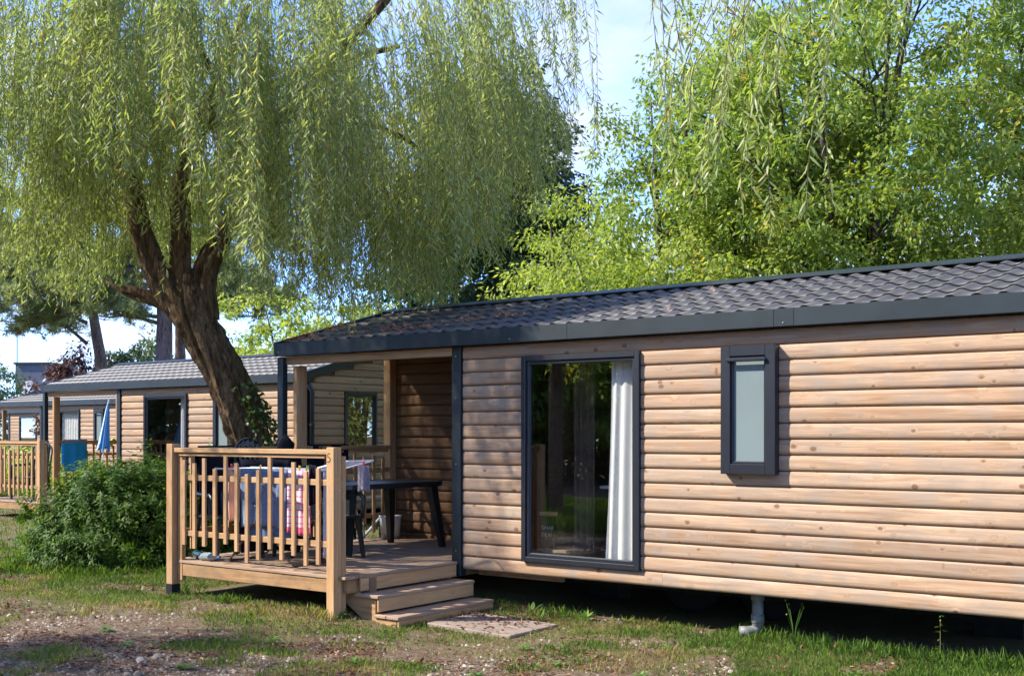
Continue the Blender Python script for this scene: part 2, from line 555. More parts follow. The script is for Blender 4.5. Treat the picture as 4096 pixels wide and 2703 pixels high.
def place(name, me, parent=None, loc=(0, 0, 0), rot=(0, 0, 0)):
    o = bpy.data.objects.new(name, me)
    COL.objects.link(o)
    o.parent = parent
    o.location = loc
    o.rotation_euler = rot
    return o
def thing(name, label, cat, loc=(0, 0, 0), rz=0, group=None):
    o = bpy.data.objects.new(name, None)
    COL.objects.link(o)
    o.location = loc
    o.rotation_euler = (0, 0, rz)
    o['label'] = label
    o['category'] = cat
    if group:
        o['group'] = group
    o.empty_display_size = .2
    return o
def tag(o, label=None, cat=None, group=None, kind=None):
    for k, v in (('label', label), ('category', cat), ('group', group), ('kind', kind)):
        if v:
            o[k] = v
    return o
def kids(o):
    return [c for c in bpy.data.objects if c.parent == o]
def dup(o, loc=None, rz=None, label=None, group=None, parent=None):
    c = o.copy()
    COL.objects.link(c)
    if parent is not None:
        c.parent = parent
    if loc is not None:
        c.location = loc
    if rz is not None:
        c.rotation_euler = (0, 0, rz)
    if label:
        c['label'] = label
    if group:
        c['group'] = group
    for ch in kids(o):
        dup(ch, parent=c)
    return c

_cache = {}
def piece(name, L, w, h, mat, parent, loc, rot=(0, 0, 0), c=.004):
    """a sawn piece: length along local x from 0, width y and height z centred"""
    k = ('p', round(L, 3), round(w, 4), round(h, 4), mat.name, c)
    if k not in _cache:
        _cache[k] = MB().box(0, -w / 2, -h / 2, L, w / 2, h / 2, c).mesh(name, mat)
    return place(name, _cache[k], parent, loc, rot)
UP = (0, -PI / 2, 0)      # local x points up

def np_mesh(name, verts, faces, mat, rnd=None, smooth=False, attr='rnd', parent=None):
    """verts (N,3); faces (F,k) all of one size"""
    me = bpy.data.meshes.new(name)
    V = np.asarray(verts, np.float32)
    Fc = np.asarray(faces, np.int32)
    k = Fc.shape[1]
    me.vertices.add(len(V))
    me.vertices.foreach_set('co', V.ravel())
    me.loops.add(Fc.size)
    me.loops.foreach_set('vertex_index', Fc.ravel())
    me.polygons.add(len(Fc))
    me.polygons.foreach_set('loop_start', np.arange(0, Fc.size, k, dtype=np.int32))
    me.polygons.foreach_set('loop_total', np.full(len(Fc), k, np.int32))
    if smooth:
        me.polygons.foreach_set('use_smooth', np.ones(len(Fc), bool))
    if rnd is not None:
        at = me.attributes.new(attr, 'FLOAT', 'POINT')
        at.data.foreach_set('value', np.asarray(rnd, np.float32))
    me.materials.append(mat)
    me.update(calc_edges=True)
    o = bpy.data.objects.new(name, me)
    COL.objects.link(o)
    o.parent = parent
    return o
def unit(a):
    return a / np.maximum(np.linalg.norm(a, axis=1, keepdims=True), 1e-9)
def leaves(name, P, D, length, width, mat, rnd, parent=None, fold=.25, seg=1, curl=0.0, side_hint=None):
    """folded leaf blades: P base, D direction; arrays"""
    n = len(P)
    D = unit(D)
    S = np.cross(D, unit(rng.normal(size=(n, 3)))) if side_hint is None else np.cross(D, side_hint)
    S = unit(S)
    N = np.cross(S, D)
    L = np.asarray(length).reshape(-1, 1) * np.ones((n, 1))
    W = np.asarray(width).reshape(-1, 1) * np.ones((n, 1)) * .5
    if seg == 1:
        m = P + D * L * .42 - N * W * fold * 2
        V = np.stack([P, m + S * W + N * W * fold, P + D * L - N * L * curl, m - S * W + N * W * fold], 1).reshape(-1, 3)
        b = np.arange(n)[:, None] * 4
        Fc = np.concatenate([b + [0, 1, 2], b + [0, 2, 3]], 1).reshape(-1, 3)
        return np_mesh(name, V, Fc, mat, np.repeat(rnd, 4), parent=parent)
    # longer curved leaf: base, 2 pairs, tip
    q1 = P + D * L * .3 - N * L * curl * .1
    q2 = P + D * L * .65 - N * L * curl * .45
    tp = P + D * L - N * L * curl
    V = np.stack([P, q1 + S * W, q1 - S * W, q2 + S * W * .8, q2 - S * W * .8, tp], 1).reshape(-1, 3)
    b = np.arange(n)[:, None] * 6
    Fc = np.concatenate([b + [0, 1, 2], b + [1, 3, 2], b + [2, 3, 4], b + [3, 5, 4]], 1).reshape(-1, 3)
    return np_mesh(name, V, Fc, mat, np.repeat(rnd, 6), parent=parent, smooth=True)
def sph(n):
    return unit(rng.normal(size=(n, 3)))

# ------------------------------------------------------------------ ground
def axis(c, lo, hi, h0, g):
    a = [c]
    s_ = h0
    while a[-1] < hi:
        if a[-1] > c + 9:
            s_ *= g
        a.append(a[-1] + s_)
    b = [c]
    s_ = h0
    while b[-1] > lo:
        if b[-1] < c - 9:
            s_ *= g
        b.append(b[-1] - s_)
    return np.array(sorted(set(a + b)))
gx = axis(-8, -420, 400, .12, 1.12)
gy = axis(6, -300, 500, .12, 1.12)
GX, GY = np.meshgrid(gx, gy, indexing='ij')
GZ = ground_z(GX, GY)
nx, ny = GX.shape
ii, jj = np.meshgrid(np.arange(nx - 1), np.arange(ny - 1), indexing='ij')
a0 = (ii * ny + jj).ravel()
GF = np.stack([a0, a0 + ny, a0 + ny + 1, a0 + 1], 1)
ground = np_mesh('ground', np.stack([GX.ravel(), GY.ravel(), GZ.ravel()], 1), GF, M['ground'], grass_cover(GX, GY).ravel(), True, 'cover')
tag(ground, kind='structure')

# ------------------------------------------------------------------ timber cabins
ROW, Z0, NROW = .1285, .27, 17
WALLTOP = Z0 + ROW * NROW
def board_mesh(L, mat):
    L = round(L, 3)
    k = ('b', L, mat.name)
    if k in _cache:
        return _cache[k]
    prof = [(.010, .002), (.0, .0025), (-.009, .005), (-.0175, .027), (-.0185, .045), (-.0182, .072), (-.0172, .096), (-.0150, .112), (-.0095, .1240), (.010, .1250)]
    n = len(prof)
    vs_ = [(x, y, z) for x in (0, L) for (y, z) in prof] * 2       # end caps have vertices of their own
    fs = [(i, i + 1, n + i + 1, n + i) for i in range(n - 1)] + [tuple(range(2 * n, 3 * n)), tuple(range(4 * n - 1, 3 * n - 1, -1))]
    me = MB().add(vs_, fs).mesh('board', mat, False)
    me.polygons.foreach_set('use_smooth', [True] * (n - 1) + [False, False])
    _cache[k] = me
    return me
def siding(parent, x0, x1, holes=(), rows=range(NROW), z0=Z0, y=0, clip=None, seams=True, seed=0, mat='siding'):
    """boards row by row along local x; holes = [(x0, x1, z0, z1)]; clip(z) -> (x0, x1)"""
    rr = random.Random(seed)
    for k in rows:
        z = z0 + k * ROW
        a, b = (x0, x1) if clip is None else clip(z + ROW * .55)
        if b - a < .05:
            continue
        spans = [(a, b)]
        for (h0, h1, w0, w1) in holes:
            if z + ROW * .5 > w0 and z + ROW * .5 < w1:
                new = []
                for (p, q) in spans:
                    if h0 > p + .01 and h0 < q:
                        new.append((p, h0))
                    if h1 < q - .01 and h1 > p:
                        new.append((h1, q))
                    if h0 >= q or h1 <= p:
                        new.append((p, q))
                spans = new
        out = []
        for (p, q) in spans:
            if seams and q - p > 3.6 and k in (0, 16) :
                m = p + (q - p) * rr.uniform(.35, .65)
                out += [(p, m - .001), (m + .001, q)]
            else:
                out.append((p, q))
        for (p, q) in out:
            place('board', board_mesh(q - p, M[mat]), parent, (p, y + rr.uniform(-.0015, .0015), z), (0, 0, 0))

def window(parent, x0, x1, z0, z1, fw, proud, pane_mat, curtain=None, shutter=False, sash=.03):
    w, h = x1 - x0, z1 - z0
    m = MB()
    yo, yi = -proud, .05
    m.box(0, yo, 0, fw, yi, h, .004).box(w - fw, yo, 0, w, yi, h, .004)
    m.box(fw, yo, h - fw, w - fw, yi, h, .004).box(fw, yo, 0, w - fw, yi, fw, .004)
    win = m.build('window', M['frame'], parent, (x0, 0, z0))
    a, b = fw, fw + sash
    s_ = MB()
    ys = yo + .018
    s_.box(a, ys, a, b, yi - .01, h - a, .003).box(w - b, ys, a, w - a, yi - .01, h - a, .003)
    s_.box(b, ys, h - b, w - b, yi - .01, h - a, .003).box(b, ys, a, w - b, yi - .01, b, .003)
    s_.build('sash', M['frame'], win)
    MB().box(b - .005, ys + .022, b - .005, w - b + .005, ys + .028, h - b + .005).build('pane', pane_mat, win)
    # pale rubber seal round the pane
    g = MB()
    yg = ys + .016
    for q in ((b, b, b + .006, h - b), (w - b - .006, b, w - b, h - b), (b + .006, b, w - b - .006, b + .006)):
        g.box(q[0], yg, q[1], q[2], yg + .005, q[3])
    g.build('seal', M['plastic_grey'], win)
    if shutter:
        MB().box(b - .045, yo - .03, h - fw - .045, w - b + .03, yo - .001, h - fw - .015, .006).build('shutter_box', M['frame'], win)
    return win
def curtain_mesh(w0, w1, h, n=60, folds=6, depth=.035, flare=1.0, taper=0.0):
    """hanging pleated cloth, local x across, z from -h to 0; taper shifts the left edge out towards the bottom"""
    m = MB()
    rows = 14
    vs_, fs = [], []
    for j in range(rows + 1):
        t_ = j / rows
        left = w0 - taper * t_ ** 1.5
        for i in range(n + 1):
            s_ = i / n
            x = left + (w1 - left) * s_
            y = depth * math.sin(s_ * folds * 2 * PI + .5 * math.sin(t_ * 3) + 1.1 * math.sin(s_ * 5)) * (.6 + .5 * t_)
            vs_.append((x, y, -h * t_))
    for j in range(rows):
        for i in range(n):
            a = j * (n + 1) + i
            fs.append((a, a + 1, a + n + 2, a + n + 1))
    return m.add(vs_, fs)

SLOPE_Y0, SLOPE_Z0, RIDGE_Y, RIDGE_Z, BACK_Y = -.10, 2.590, 1.70, 3.085, 3.50
SL = math.hypot(RIDGE_Y - SLOPE_Y0, RIDGE_Z - SLOPE_Z0)
SA = math.atan2(RIDGE_Z - SLOPE_Z0, RIDGE_Y - SLOPE_Y0)
PITCH, TROWS = .186, 6
TL = SL / TROWS
def wave(t_):
    """cross profile of one pressed tile, t 0..1 -> height"""
    t_ = t_ % 1.0
    h = .5 - .5 * math.cos(2 * PI * t_)
    return .027 * h ** 1.5
def tile_cell(m, x, s0, lip=.013, n=10, cut=None):
    """one tile: x start, s0 distance up the slope; local: x, s, out-of-plane height"""
    vs_, fs = [], []
    over = .02
    for i in range(n + 1):
        t_ = i / n
        z = wave(t_)
        X = x + t_ * PITCH
        vs_ += [(X, s0 + .002, z + .0005), (X, s0 - .012, z + lip), (X, s0 + TL + over - .012, z + .001)]
    for i in range(n):
        a = i * 3
        fs += [(a, a + 3, a + 4, a + 1), (a + 1, a + 4, a + 5, a + 2)]
    m.add(vs_, fs)

def cabin(name_label, loc, L, detail=2, holes_extra=None, seed=0, group='timber cabins on the campsite'):
    """origin: ground under the left end of the front wall plane; x along the front, y to the back"""
    root = thing('timber_cabin', name_label, 'cabin', loc, 0, group)
    PW = 2.46                     # porch width
    PD = 1.72                     # porch depth
    W1 = (3.28, 4.56, Z0 + ROW, Z0 + ROW * 16)
    W2 = (5.37, 5.85, Z0 + ROW * 8 - .03, Z0 + ROW * 16 - .005)
    th = .10
    # front wall backing with openings
    def backed(x0, x1, wins):
        m = MB()
        xs = x0
        for (a, b, c, d) in wins:
            m.box(xs, .008, Z0 + .01, a, th, WALLTOP)
            m.box(a, .008, Z0 + .01, b, th, c)
            m.box(a, .008, d, b, th, WALLTOP)
            xs = b
        m.box(xs, .008, Z0 + .01, x1, th, WALLTOP)
        return m
    wall = backed(PW + .02, L, [W1, W2]).build('wall', M['interior'], root)
    siding(wall, PW + .085, L - .04, [(W1[0], W1[1], W1[2] + .01, W1[3] - .01), (W2[0], W2[1], W2[2] + .05, W2[3])], seed=seed)
    # porch wall at the back of the recess, door side wall, gable walls
    pw = MB().box(.02, PD + .008, Z0 + .04, PW + .1, PD + th, WALLTOP + .45).build('porch_wall', M['interior'], root)
    siding(pw, .09, PW + .02, rows=range(NROW + 3), y=PD, seams=False, seed=seed + 1, mat='porch_shade_siding')
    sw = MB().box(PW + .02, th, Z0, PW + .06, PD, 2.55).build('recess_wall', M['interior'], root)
    # end wall (gable), boards run along y and are clipped by the roof slope
    def gable(xg, ya, yb, nm, outside):
        # solid gable panel
        t_ = .06
        xa, xb = (xg - t_, xg - .006) if outside > 0 else (xg + .006, xg + t_)
        pts = [(ya, Z0)]
        zf = lambda y: SLOPE_Z0 - .05 + math.tan(SA) * (y - SLOPE_Y0) if y < RIDGE_Y else RIDGE_Z - .05 - math.tan(SA) * (y - RIDGE_Y)
        ring = [(ya, Z0), (yb, Z0), (yb, zf(yb)), (RIDGE_Y, zf(RIDGE_Y)), (ya, zf(ya))]
        if ya > RIDGE_Y - .01:
            ring = [(ya, Z0), (yb, Z0), (yb, zf(yb)), (ya, zf(ya))]
        n = len(ring)
        m = MB().add([(xa, y, z) for y, z in ring] + [(xb, y, z) for y, z in ring],
                     [tuple(range(n)), tuple(range(2 * n - 1, n - 1, -1))] + [(i, (i + 1) % n, n + (i + 1) % n, n + i) for i in range(n)])
        g = m.build(nm, M['interior'], root)
        return g, zf
    ge, zf = gable(L, .0, BACK_Y - .1, 'gable_wall', 1)
    def inv(z):
        lo, hi = .03, BACK_Y - .13
        if z > zf(lo) - .03:
            lo = (z + .03 - (SLOPE_Z0 - .05)) / math.tan(SA) + SLOPE_Y0
            hi = 2 * RIDGE_Y - lo
        return lo, min(hi, BACK_Y - .13)
    rr = random.Random(seed + 3)
    GW = (.86, 1.66, Z0 + ROW * 8, Z0 + ROW * 16)
    if detail >= 1:
        for k in range(NROW + 5):
            z = Z0 + k * ROW
            a, b = inv(z + ROW)
            if b - a < .1:
                continue
            sp = [(a, b)]
            if GW[2] < z + .06 < GW[3]:
                sp = [(a, GW[0]), (GW[1], b)]
            for (p, q) in sp:
                place('board', board_mesh(q - p, M['siding']), ge, (L, p, z), (0, 0, PI / 2))
    w3 = window(root, 0, GW[1] - GW[0], 0, GW[3] - GW[2], .05, .045, M['glass'])
    w3.location = (L, GW[0], GW[2])
    w3.rotation_euler = (0, 0, PI / 2)
    gw, _ = gable(.0, PD + .02, BACK_Y - .1, 'gable_wall', -1)
    # back wall, floor, ceiling, dark skirt at the back
    MB().box(0.02, BACK_Y - .17, Z0, L - .06, BACK_Y - .1, 2.52).build('back_wall', M['interior'], root)
    MB().box(PW + .07, th, Z0 + .03, L - .06, BACK_Y - .17, Z0 + .10).build('floor_panel', M['lino'], root)
    MB().box(.04, -.06, 2.53, L - .07, BACK_Y - .11, 2.545).build('ceiling_panel', M['beam'], root)
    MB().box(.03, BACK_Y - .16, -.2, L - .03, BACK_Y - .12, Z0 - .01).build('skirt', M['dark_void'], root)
    ch = MB()
    for y_ in (.75, 2.5):
        ch.box(.3, y_, Z0 - .14, L - .3, y_ + .1, Z0 - .005)
    for q in range(8):
        ch.box(.6 + q * (L - 1.2) / 7, .35, Z0 - .07, .68 + q * (L - 1.2) / 7, BACK_Y - .5, Z0 - .002)
    ch.build('chassis', M['steel'], root)
    if detail == 2:
        for xw in (4.55, 5.35):
            prof = [(.14, -.07), (.27, -.085), (.30, -.06), (.31, 0), (.30, .06), (.27, .085), (.14, .07)]
            wm = MB().lathe(prof, 24)
            o = wm.build('wheel', M['rubber'], root, (xw, .95, .22), (PI / 2, 0, 0), True)
            MB().lathe([(.0, -.05), (.13, -.06), (.14, -.05), (.14, .05), (.0, .03)], 20).build('rim', M['steel'], o)
        for xb_ in (3.1, 7.0):
            MB().box(xb_, 1.35, -.15, xb_ + .4, 1.6, .05, .01).build('concrete_block', M['steel'], root)
    # underfloor joist edge seen beneath the wall
    piece('joist', 1.0, .05, .05, M['beam'], root, (2.65, .12, Z0 - .03))
    # trims
    MB().box(PW - .035, -.045, Z0 - .07, PW + .075, .05, WALLTOP + .005, .004).build('corner_trim', M['metal'], root)
    MB().box(L - .05, -.045, Z0 - .07, L + .045, .05, WALLTOP + .005, .004).build('corner_trim', M['metal'], root)
    # porch frame
    piece('beam', PW - .04, .09, .085, M['rail'], root, (0.02, .0, WALLTOP - .045))
    piece('post', WALLTOP - .1 - .36, .11, .11, M['rail'], root, (.06, .14, .36), UP)
    piece('post', WALLTOP + .25 - .36, .11, .11, M['rail'], root, (.02, PD - .06, .36), UP)
    dp = MB().box(-.055, -.10, .10, .035, -.015, 2.45, .01).build('downpipe', M['metal'], root)
    MB().tube([(L + .09, .04, .1), (L + .09, .04, 2.30), (L + .06, -.02, 2.42)], .042, 10).build('downpipe', M['metal'], root, smooth=True)
    cb = MB()
    for zz in (.8, 1.75):
        cb.lathe([(.042, -.02), (.052, -.018), (.052, .018), (.042, .02)], 12, (L + .09, .04, zz))
    cb.build('pipe_collar', M['metal'], root)
    # roof: boarded slopes, tiles, ridge cap, fascia and verge
    rb = MB()
    t_ = .02
    def sp(s_, o):
        return (SLOPE_Y0 + s_ * math.cos(SA) - o * math.sin(SA), SLOPE_Z0 + s_ * math.sin(SA) + o * math.cos(SA))
    e = [sp(.02, -.03), sp(SL, -.03), (2 * RIDGE_Y - SLOPE_Y0, SLOPE_Z0 - .03)]
    vs_ = []
    for X in (-.03, L + .03):
        vs_ += [(X, e[0][0], e[0][1]), (X, e[1][0], e[1][1]), (X, e[2][0], e[2][1]), (X, e[2][0], e[2][1] - .02), (X, e[1][0], e[1][1] - .02), (X, e[0][0], e[0][1] - .02)]
    rb.add(vs_, [(0, 1, 7, 6), (1, 2, 8, 7), (2, 3, 9, 8), (3, 4, 10, 9), (4, 5, 11, 10), (5, 0, 6, 11), (0, 5, 4, 1), (1, 4, 3, 2), (6, 7, 10, 11), (7, 8, 9, 10)])
    roof = rb.build('roof', M['metal'], root)
    ncol = int((L + .02) / PITCH)
    x0 = (L - ncol * PITCH) / 2
    if detail == 2:
        tm = MB()
        tile_cell(tm, 0, 0)
        me = tm.mesh('roof_tile', M['tile'], True)
        me.polygons.foreach_set('use_smooth', [True] * len(me.polygons))
        for r_ in range(TROWS):
            for c_ in range(ncol):
                y_, z_ = sp(r_ * TL, -.008)
                place('roof_tile', me, roof, (x0 + c_ * PITCH, y_, z_ + rr.uniform(-.001, .001)), (SA, 0, 0))
    else:
        tm = MB()
        for r_ in range(TROWS):
            for c_ in range(ncol):
                tile_cell(tm, x0 + c_ * PITCH, r_ * TL, n=6)
        y_, z_ = sp(0, -.008)
        o = tm.build('tile_sheet', M['tile'], roof, (0, y_, z_), (SA, 0, 0), True, False)
        o['kind'] = 'stuff'
    back = MB()
    nb = ncol * 6
    vs_ = []
    for i in range(nb + 1):
        X = x0 + i * PITCH / 6
        for (yy, zz) in ((RIDGE_Y, RIDGE_Z), (2 * RIDGE_Y - SLOPE_Y0, SLOPE_Z0)):
            vs_.append((X, yy, zz + wave(i / 6) - .004))
    back.add(vs_, [(2 * i, 2 * i + 2, 2 * i + 3, 2 * i + 1) for i in range(nb)])
    back.build('back_sheet', M['tile'], roof, fix=False, smooth=True)
    # ridge cap: folded strip standing clear of the tiles
    cw = .15
    yy0, zz0 = sp(SL - cw, .045)
    ry, rz_ = RIDGE_Y, RIDGE_Z + .055
    rc = MB()
    prof = [(yy0, zz0 - .012), (yy0, zz0), (ry, rz_), (2 * ry - yy0, zz0), (2 * ry - yy0, zz0 - .012)]
    vs_ = [(X, y_, z_) for X in (-.04, L + .04) for (y_, z_) in prof]
    rc.add(vs_, [(i, i + 1, 5 + i + 1, 5 + i) for i in range(4)])
    rc.build('ridge_cap', M['metal'], root, fix=False)
    # fascia in lengths with visible joints
    cuts = [-.05, .55 * L * .0 + .12, 3.9, 6.05, L + .05] if detail == 2 else [-.05, L * .5, L + .05]
    if detail == 2:
        cuts = [-.05, .10, 3.85, 5.85, 6.02, L + .05]
    for a, b in zip(cuts[:-1], cuts[1:]):
        MB().box(a + .001, -.125, WALLTOP + .004, b - .001, -.105, SLOPE_Z0 + .012, .002).build('fascia', M['metal'], root)
    MB().box(-.045, -.104, WALLTOP + .004, L + .045, .02, WALLTOP + .012).build('soffit', M['metal'], root)
    # verge flashings at both ends (front and back slope)
    for X0, X1 in ((-.075, -.03), (L + .03, L + .075)):
        vm = MB()
        a = sp(-.02, .03)
        b = sp(SL, .03)
        pr = [(a[0], a[1]), (b[0], b[1]), (2 * RIDGE_Y - a[0], a[1]), (2 * RIDGE_Y - a[0], a[1] - .15), (b[0], b[1] - .15), (a[0], a[1] - .15)]
        vs_ = [(X, y_, z_) for X in (X0, X1) for (y_, z_) in pr]
        vm.add(vs_, [(0, 1, 7, 6), (1, 2, 8, 7), (2, 3, 9, 8), (3, 4, 10, 9), (4, 5, 11, 10), (5, 0, 6, 11), (0, 5, 4, 1), (1, 4, 3, 2), (6, 7, 10, 11), (7, 8, 9, 10)])
        vm.build('verge', M['metal'], root)
    # bolts on the fascia and corner trim
    if detail == 2:
        for (bx, bz) in ((.0, 2.50), (3.2, 2.49), (5.93, 2.485), (2.48, 1.95), (2.48, 1.3), (2.48, 2.36), (2.48, .45)):
            yb = -.125 if bz > 2.46 else -.045
            MB().lathe([(0, .006), (.006, .005), (.008, 0)], 8).build('bolt', M['chrome'], root, (bx, yb, bz), (PI / 2, 0, 0))
    # windows
    w1 = window(root, *W1[:2], W1[2], W1[3], .048, .055, M['glass'])
    w2 = window(root, W2[0], W2[1], W2[2] - .0, W2[3], .085, .105, M['frosted'], shutter=True, sash=.018)
    if detail >= 1:
        cm_ = curtain_mesh(.89 if seed != 40 else .1, 1.20, 1.84, folds=3.3 if seed != 40 else 9, depth=.018, taper=.07 if detail == 2 else .05)
        cm_.build('curtain', M['white_cloth'], w1, (0, .13, 1.885), smooth=True, fix=False)
        if detail == 1:
            pass
        # dark room behind: a partition and a kitchen unit
        MB().box(PW + .75, .5, Z0 + .1, PW + .80, 2.4, 2.5).build('partition', M['interior'], root)
    return root

CAB1 = (-9.66, 8.75, 0)
CAB2 = (-21.76, 13.2, 0)
CAB3 = (-35.4, 19.75, 0)
CAB4 = (-48.6, 26.2, 0)
cab1 = cabin('nearest timber cabin with tall window, narrow window and open porch behind the terrace', CAB1, 8.3, 2, seed=1)
cab2 = cabin('timber cabin behind the leaning willow trunk, with blue parasol on its terrace', CAB2, 7.66, 1, seed=20)
cab3 = cabin('timber cabin seen through the porch of the second cabin, leaves on its roof', CAB3, 7.66, 1, seed=40)
cab4 = cabin('most distant timber cabin beside the grey-green bush, half hidden by others', CAB4, 7.66, 0, seed=60)

# red door edge standing in the porch recess
dr = thing('porch_door', 'narrow glimpse of red and black door at the porch corner', 'door', (CAB1[0] + 2.40, CAB1[1] + 1.60, .37))
MB().box(-.02, -.035, 0, .07, .015, 1.75, .004).build('door_leaf', M['red'], dr)
bd = MB()
for k in range(4):
    bd.box(-.022, -.038, .25 + k * .45, .072, -.0355, .33 + k * .45)
bd.build('black_band', M['black_cloth'], dr)

def text_part(name, body, size, mat, parent, loc, rot, extrude=.0006, offset=0):
    cu = bpy.data.curves.new(name, 'FONT')
    cu.body, cu.size, cu.extrude, cu.offset = body, size, extrude, offset
    tmp = bpy.data.objects.new('tmp', cu)
    COL.objects.link(tmp)
    me = bpy.data.meshes.new_from_object(tmp.evaluated_get(bpy.context.evaluated_depsgraph_get()))
    bpy.data.objects.remove(tmp)
    me.materials.clear()
    me.materials.append(M[mat])
    return place(name, me, parent, loc, rot)

# ------------------------------------------------------------------ terraces: deck, railings, steps
def deck(loc, label, w=2.46, front=1.58, back=1.70, planks=True):
    root = thing('terrace_deck', label, 'deck', loc, 0, 'timber terraces in front of the cabins')
    z = .342
    y = -front
    k = 0
    while y < back - .02:
        wd = .142
        piece('plank', w + (.03 if y < -.05 else -.05), wd - .005, .028, M['deck'], root, (.0, y + wd / 2, z - .014))
        y += wd
        k += 1
    # frame
    piece('joist', w - .16, .045, .12, M['beam'], root, (.08, -front + .035, z - .094))
    piece('joist', w - .16, .045, .12, M['beam'], root, (.08, -.05, z - .094))
    piece('joist', front + back - .1, .045, .12, M['beam'], root, (.05, -front + .06, z - .094), (0, 0, PI / 2))
    piece('joist', front + back - .1, .045, .12, M['beam'], root, (w - .03, -front + .06, z - .094), (0, 0, PI / 2))
    for (px, py) in ((w + .02, -front + .32), (w - .1, -.12), (.1, back - .2), (w * .5, -.1)):
        piece('support_post', z + .1 - .03, .09, .09, M['beam'], root, (px, py, -.1), UP)
    return root
deck1 = deck(CAB1, 'nearest timber terrace deck carrying the black table and clothes airer')
deck2 = deck(CAB2, 'timber terrace deck of the second cabin, behind the leafy bush')

def railing(loc, rz, length, slats, label, group, post_l=True, post_r=True, base_l=.10, base_r=0, ztop=1.46, panel0=.0, number=False):
    root = thing('wooden_railing', label, 'railing', loc, rz, group)
    if post_l:
        p = piece('post', 1.50 - base_l, .095, .095, M['rail'], root, (0, 0, base_l), UP)
        MB().box(-.05, -.05, -.02, .05, .05, base_l + .0, .005).build('post_foot', M['rubber'], root)
        piece('stile', 1.36 - .12, .045, .07, M['rail'], root, (.10, .03, .14), UP)
    if post_r:
        p = piece('post', 1.50 - base_r, .095, .095, M['rail'], root, (length, 0, base_r - .02), UP)
        piece('stile', 1.38, .055, .095, M['rail'], root, (length, .077, .02), UP)
        for zz in (.22, 1.1):
            MB().lathe([(0, .006), (.008, .005), (.011, 0)], 8).build('bolt', M['chrome'], root, (length + .0475, .02, zz), (0, PI / 2, 0))
        if number:
            text_part('painted_number', '5', .125, 'burn', root, (length - .045, -.0482, 1.345), (PI / 2, 0, 0), offset=-.0018)
    x0 = .06 if post_l else 0
    x1 = length - (.05 if post_r else 0)
    piece('top_rail', x1 - x0, .075, .045, M['rail'], root, (x0, 0, ztop - .022))
    piece('top_rail', x1 - x0 - .1, .035, .035, M['rail'], root, (x0 + .05, .0, ztop - .0635))
    for zz in (1.165, .615):
        piece('rail', x1 - x0 - .06, .03, .055, M['rail'], root, (x0 + .06, .022, zz))
    for (x, zt, zb) in slats:
        piece('slat', zt - zb, .022, .046, M['rail'], root, (x, -.006, zb), UP, c=.002)
    return root
S1 = [(-9.4, 1.34, .50), (-9.24, 1.31, .47), (-9.09, 1.36, .50), (-8.93, 1.26, .42), (-8.77, 1.41, .54), (-8.61, 1.32, .48), (-8.46, 1.22, .38), (-8.3, 1.26, .42), (-8.14, 1.41, .53), (-7.98, 1.29, .44), (-7.82, 1.34, .49), (-7.66, 1.26, .41), (-7.5, 1.29, .43)]
X_L, X_R = -9.585, -7.31
railing((X_L, 7.17, 0), 0, X_R - X_L, [(x - X_L, a, b) for x, a, b in S1], 'nearest picket railing whose corner post carries the number 5', 'picket railings', number=True)
rr = random.Random(4)
def rnd_slats(n, x0, dx):
    return [(x0 + i * dx, 1.41 if i % 4 == 0 else rr.uniform(1.22, 1.36), rr.uniform(.40, .54)) for i in range(n)]
railing((X_L, 7.28, 0), PI / 2, 1.42, rnd_slats(8, .12, .16), 'side picket railing beside the willow, black cloths over it', 'picket railings', post_l=False, post_r=False)
railing((X_L, 8.98, 0), PI / 2, 1.38, rnd_slats(8, .12, .16), 'side picket railing between the porch posts, bicycle behind it', 'picket railings', post_l=False, post_r=False)
dx2, dy2 = CAB2[0] - CAB1[0], CAB2[1] - CAB1[1]
railing((X_L + dx2, 7.17 + dy2, 0), 0, X_R - X_L, [(.14 + i * .155, 1.41 if i % 4 == 1 else rr.uniform(1.24, 1.36), rr.uniform(.38, .54)) for i in range(14)], 'front picket railing of the second cabin at the left edge', 'picket railings', base_l=0)
railing((X_L + dx2, 8.98 + dy2, 0), PI / 2, 1.38, rnd_slats(8, .12, .16), 'side picket railing of the second cabin with the blue towel on it', 'picket railings', post_l=False, post_r=False)
railing((X_L + dx2, 7.28 + dy2, 0), PI / 2, 1.42, rnd_slats(8, .12, .16), 'side picket railing of the second cabin nearest the far left corner', 'picket railings', post_l=False, post_r=False)

st = thing('wooden_steps', 'three wide wooden steps leading up to the nearest terrace', 'steps', (0, 0, 0))
YA, YB = 7.33, 8.69
for (xf, zt, hb) in ((-7.145, .348, .115), (-6.93, .180, .115), (-6.69, .015, .09)):
    dpt = .30
    piece('tread', YB - YA, .145, .028, M['deck'], st, (xf - .0725, YA, zt - .014), (0, 0, PI / 2))
    piece('tread', YB - YA, .142, .028, M['deck'], st, (xf - .2205, YA, zt - .014), (0, 0, PI / 2))
    piece('riser', YB - YA - .03, .024, hb, M['rail'], st, (xf - .014, YA + .015, zt - .030 - hb / 2), (0, 0, PI / 2))
for yy in (YA + .04, YB - .06):
    m = MB()
    pr = [(-7.40, .31), (-7.19, .31), (-7.19, .148), (-6.98, .148), (-6.98, -.018), (-6.73, -.018), (-6.73, -.12), (-7.0, -.12), (-7.40, .12)]
    n = len(pr)
    m.add([(x, yy - .02, z) for x, z in pr] + [(x, yy + .02, z) for x, z in pr], [tuple(range(n)), tuple(range(2 * n - 1, n - 1, -1))] + [(i, (i + 1) % n, n + (i + 1) % n, n + i) for i in range(n)])
    m.build('stringer', M['beam'], st)

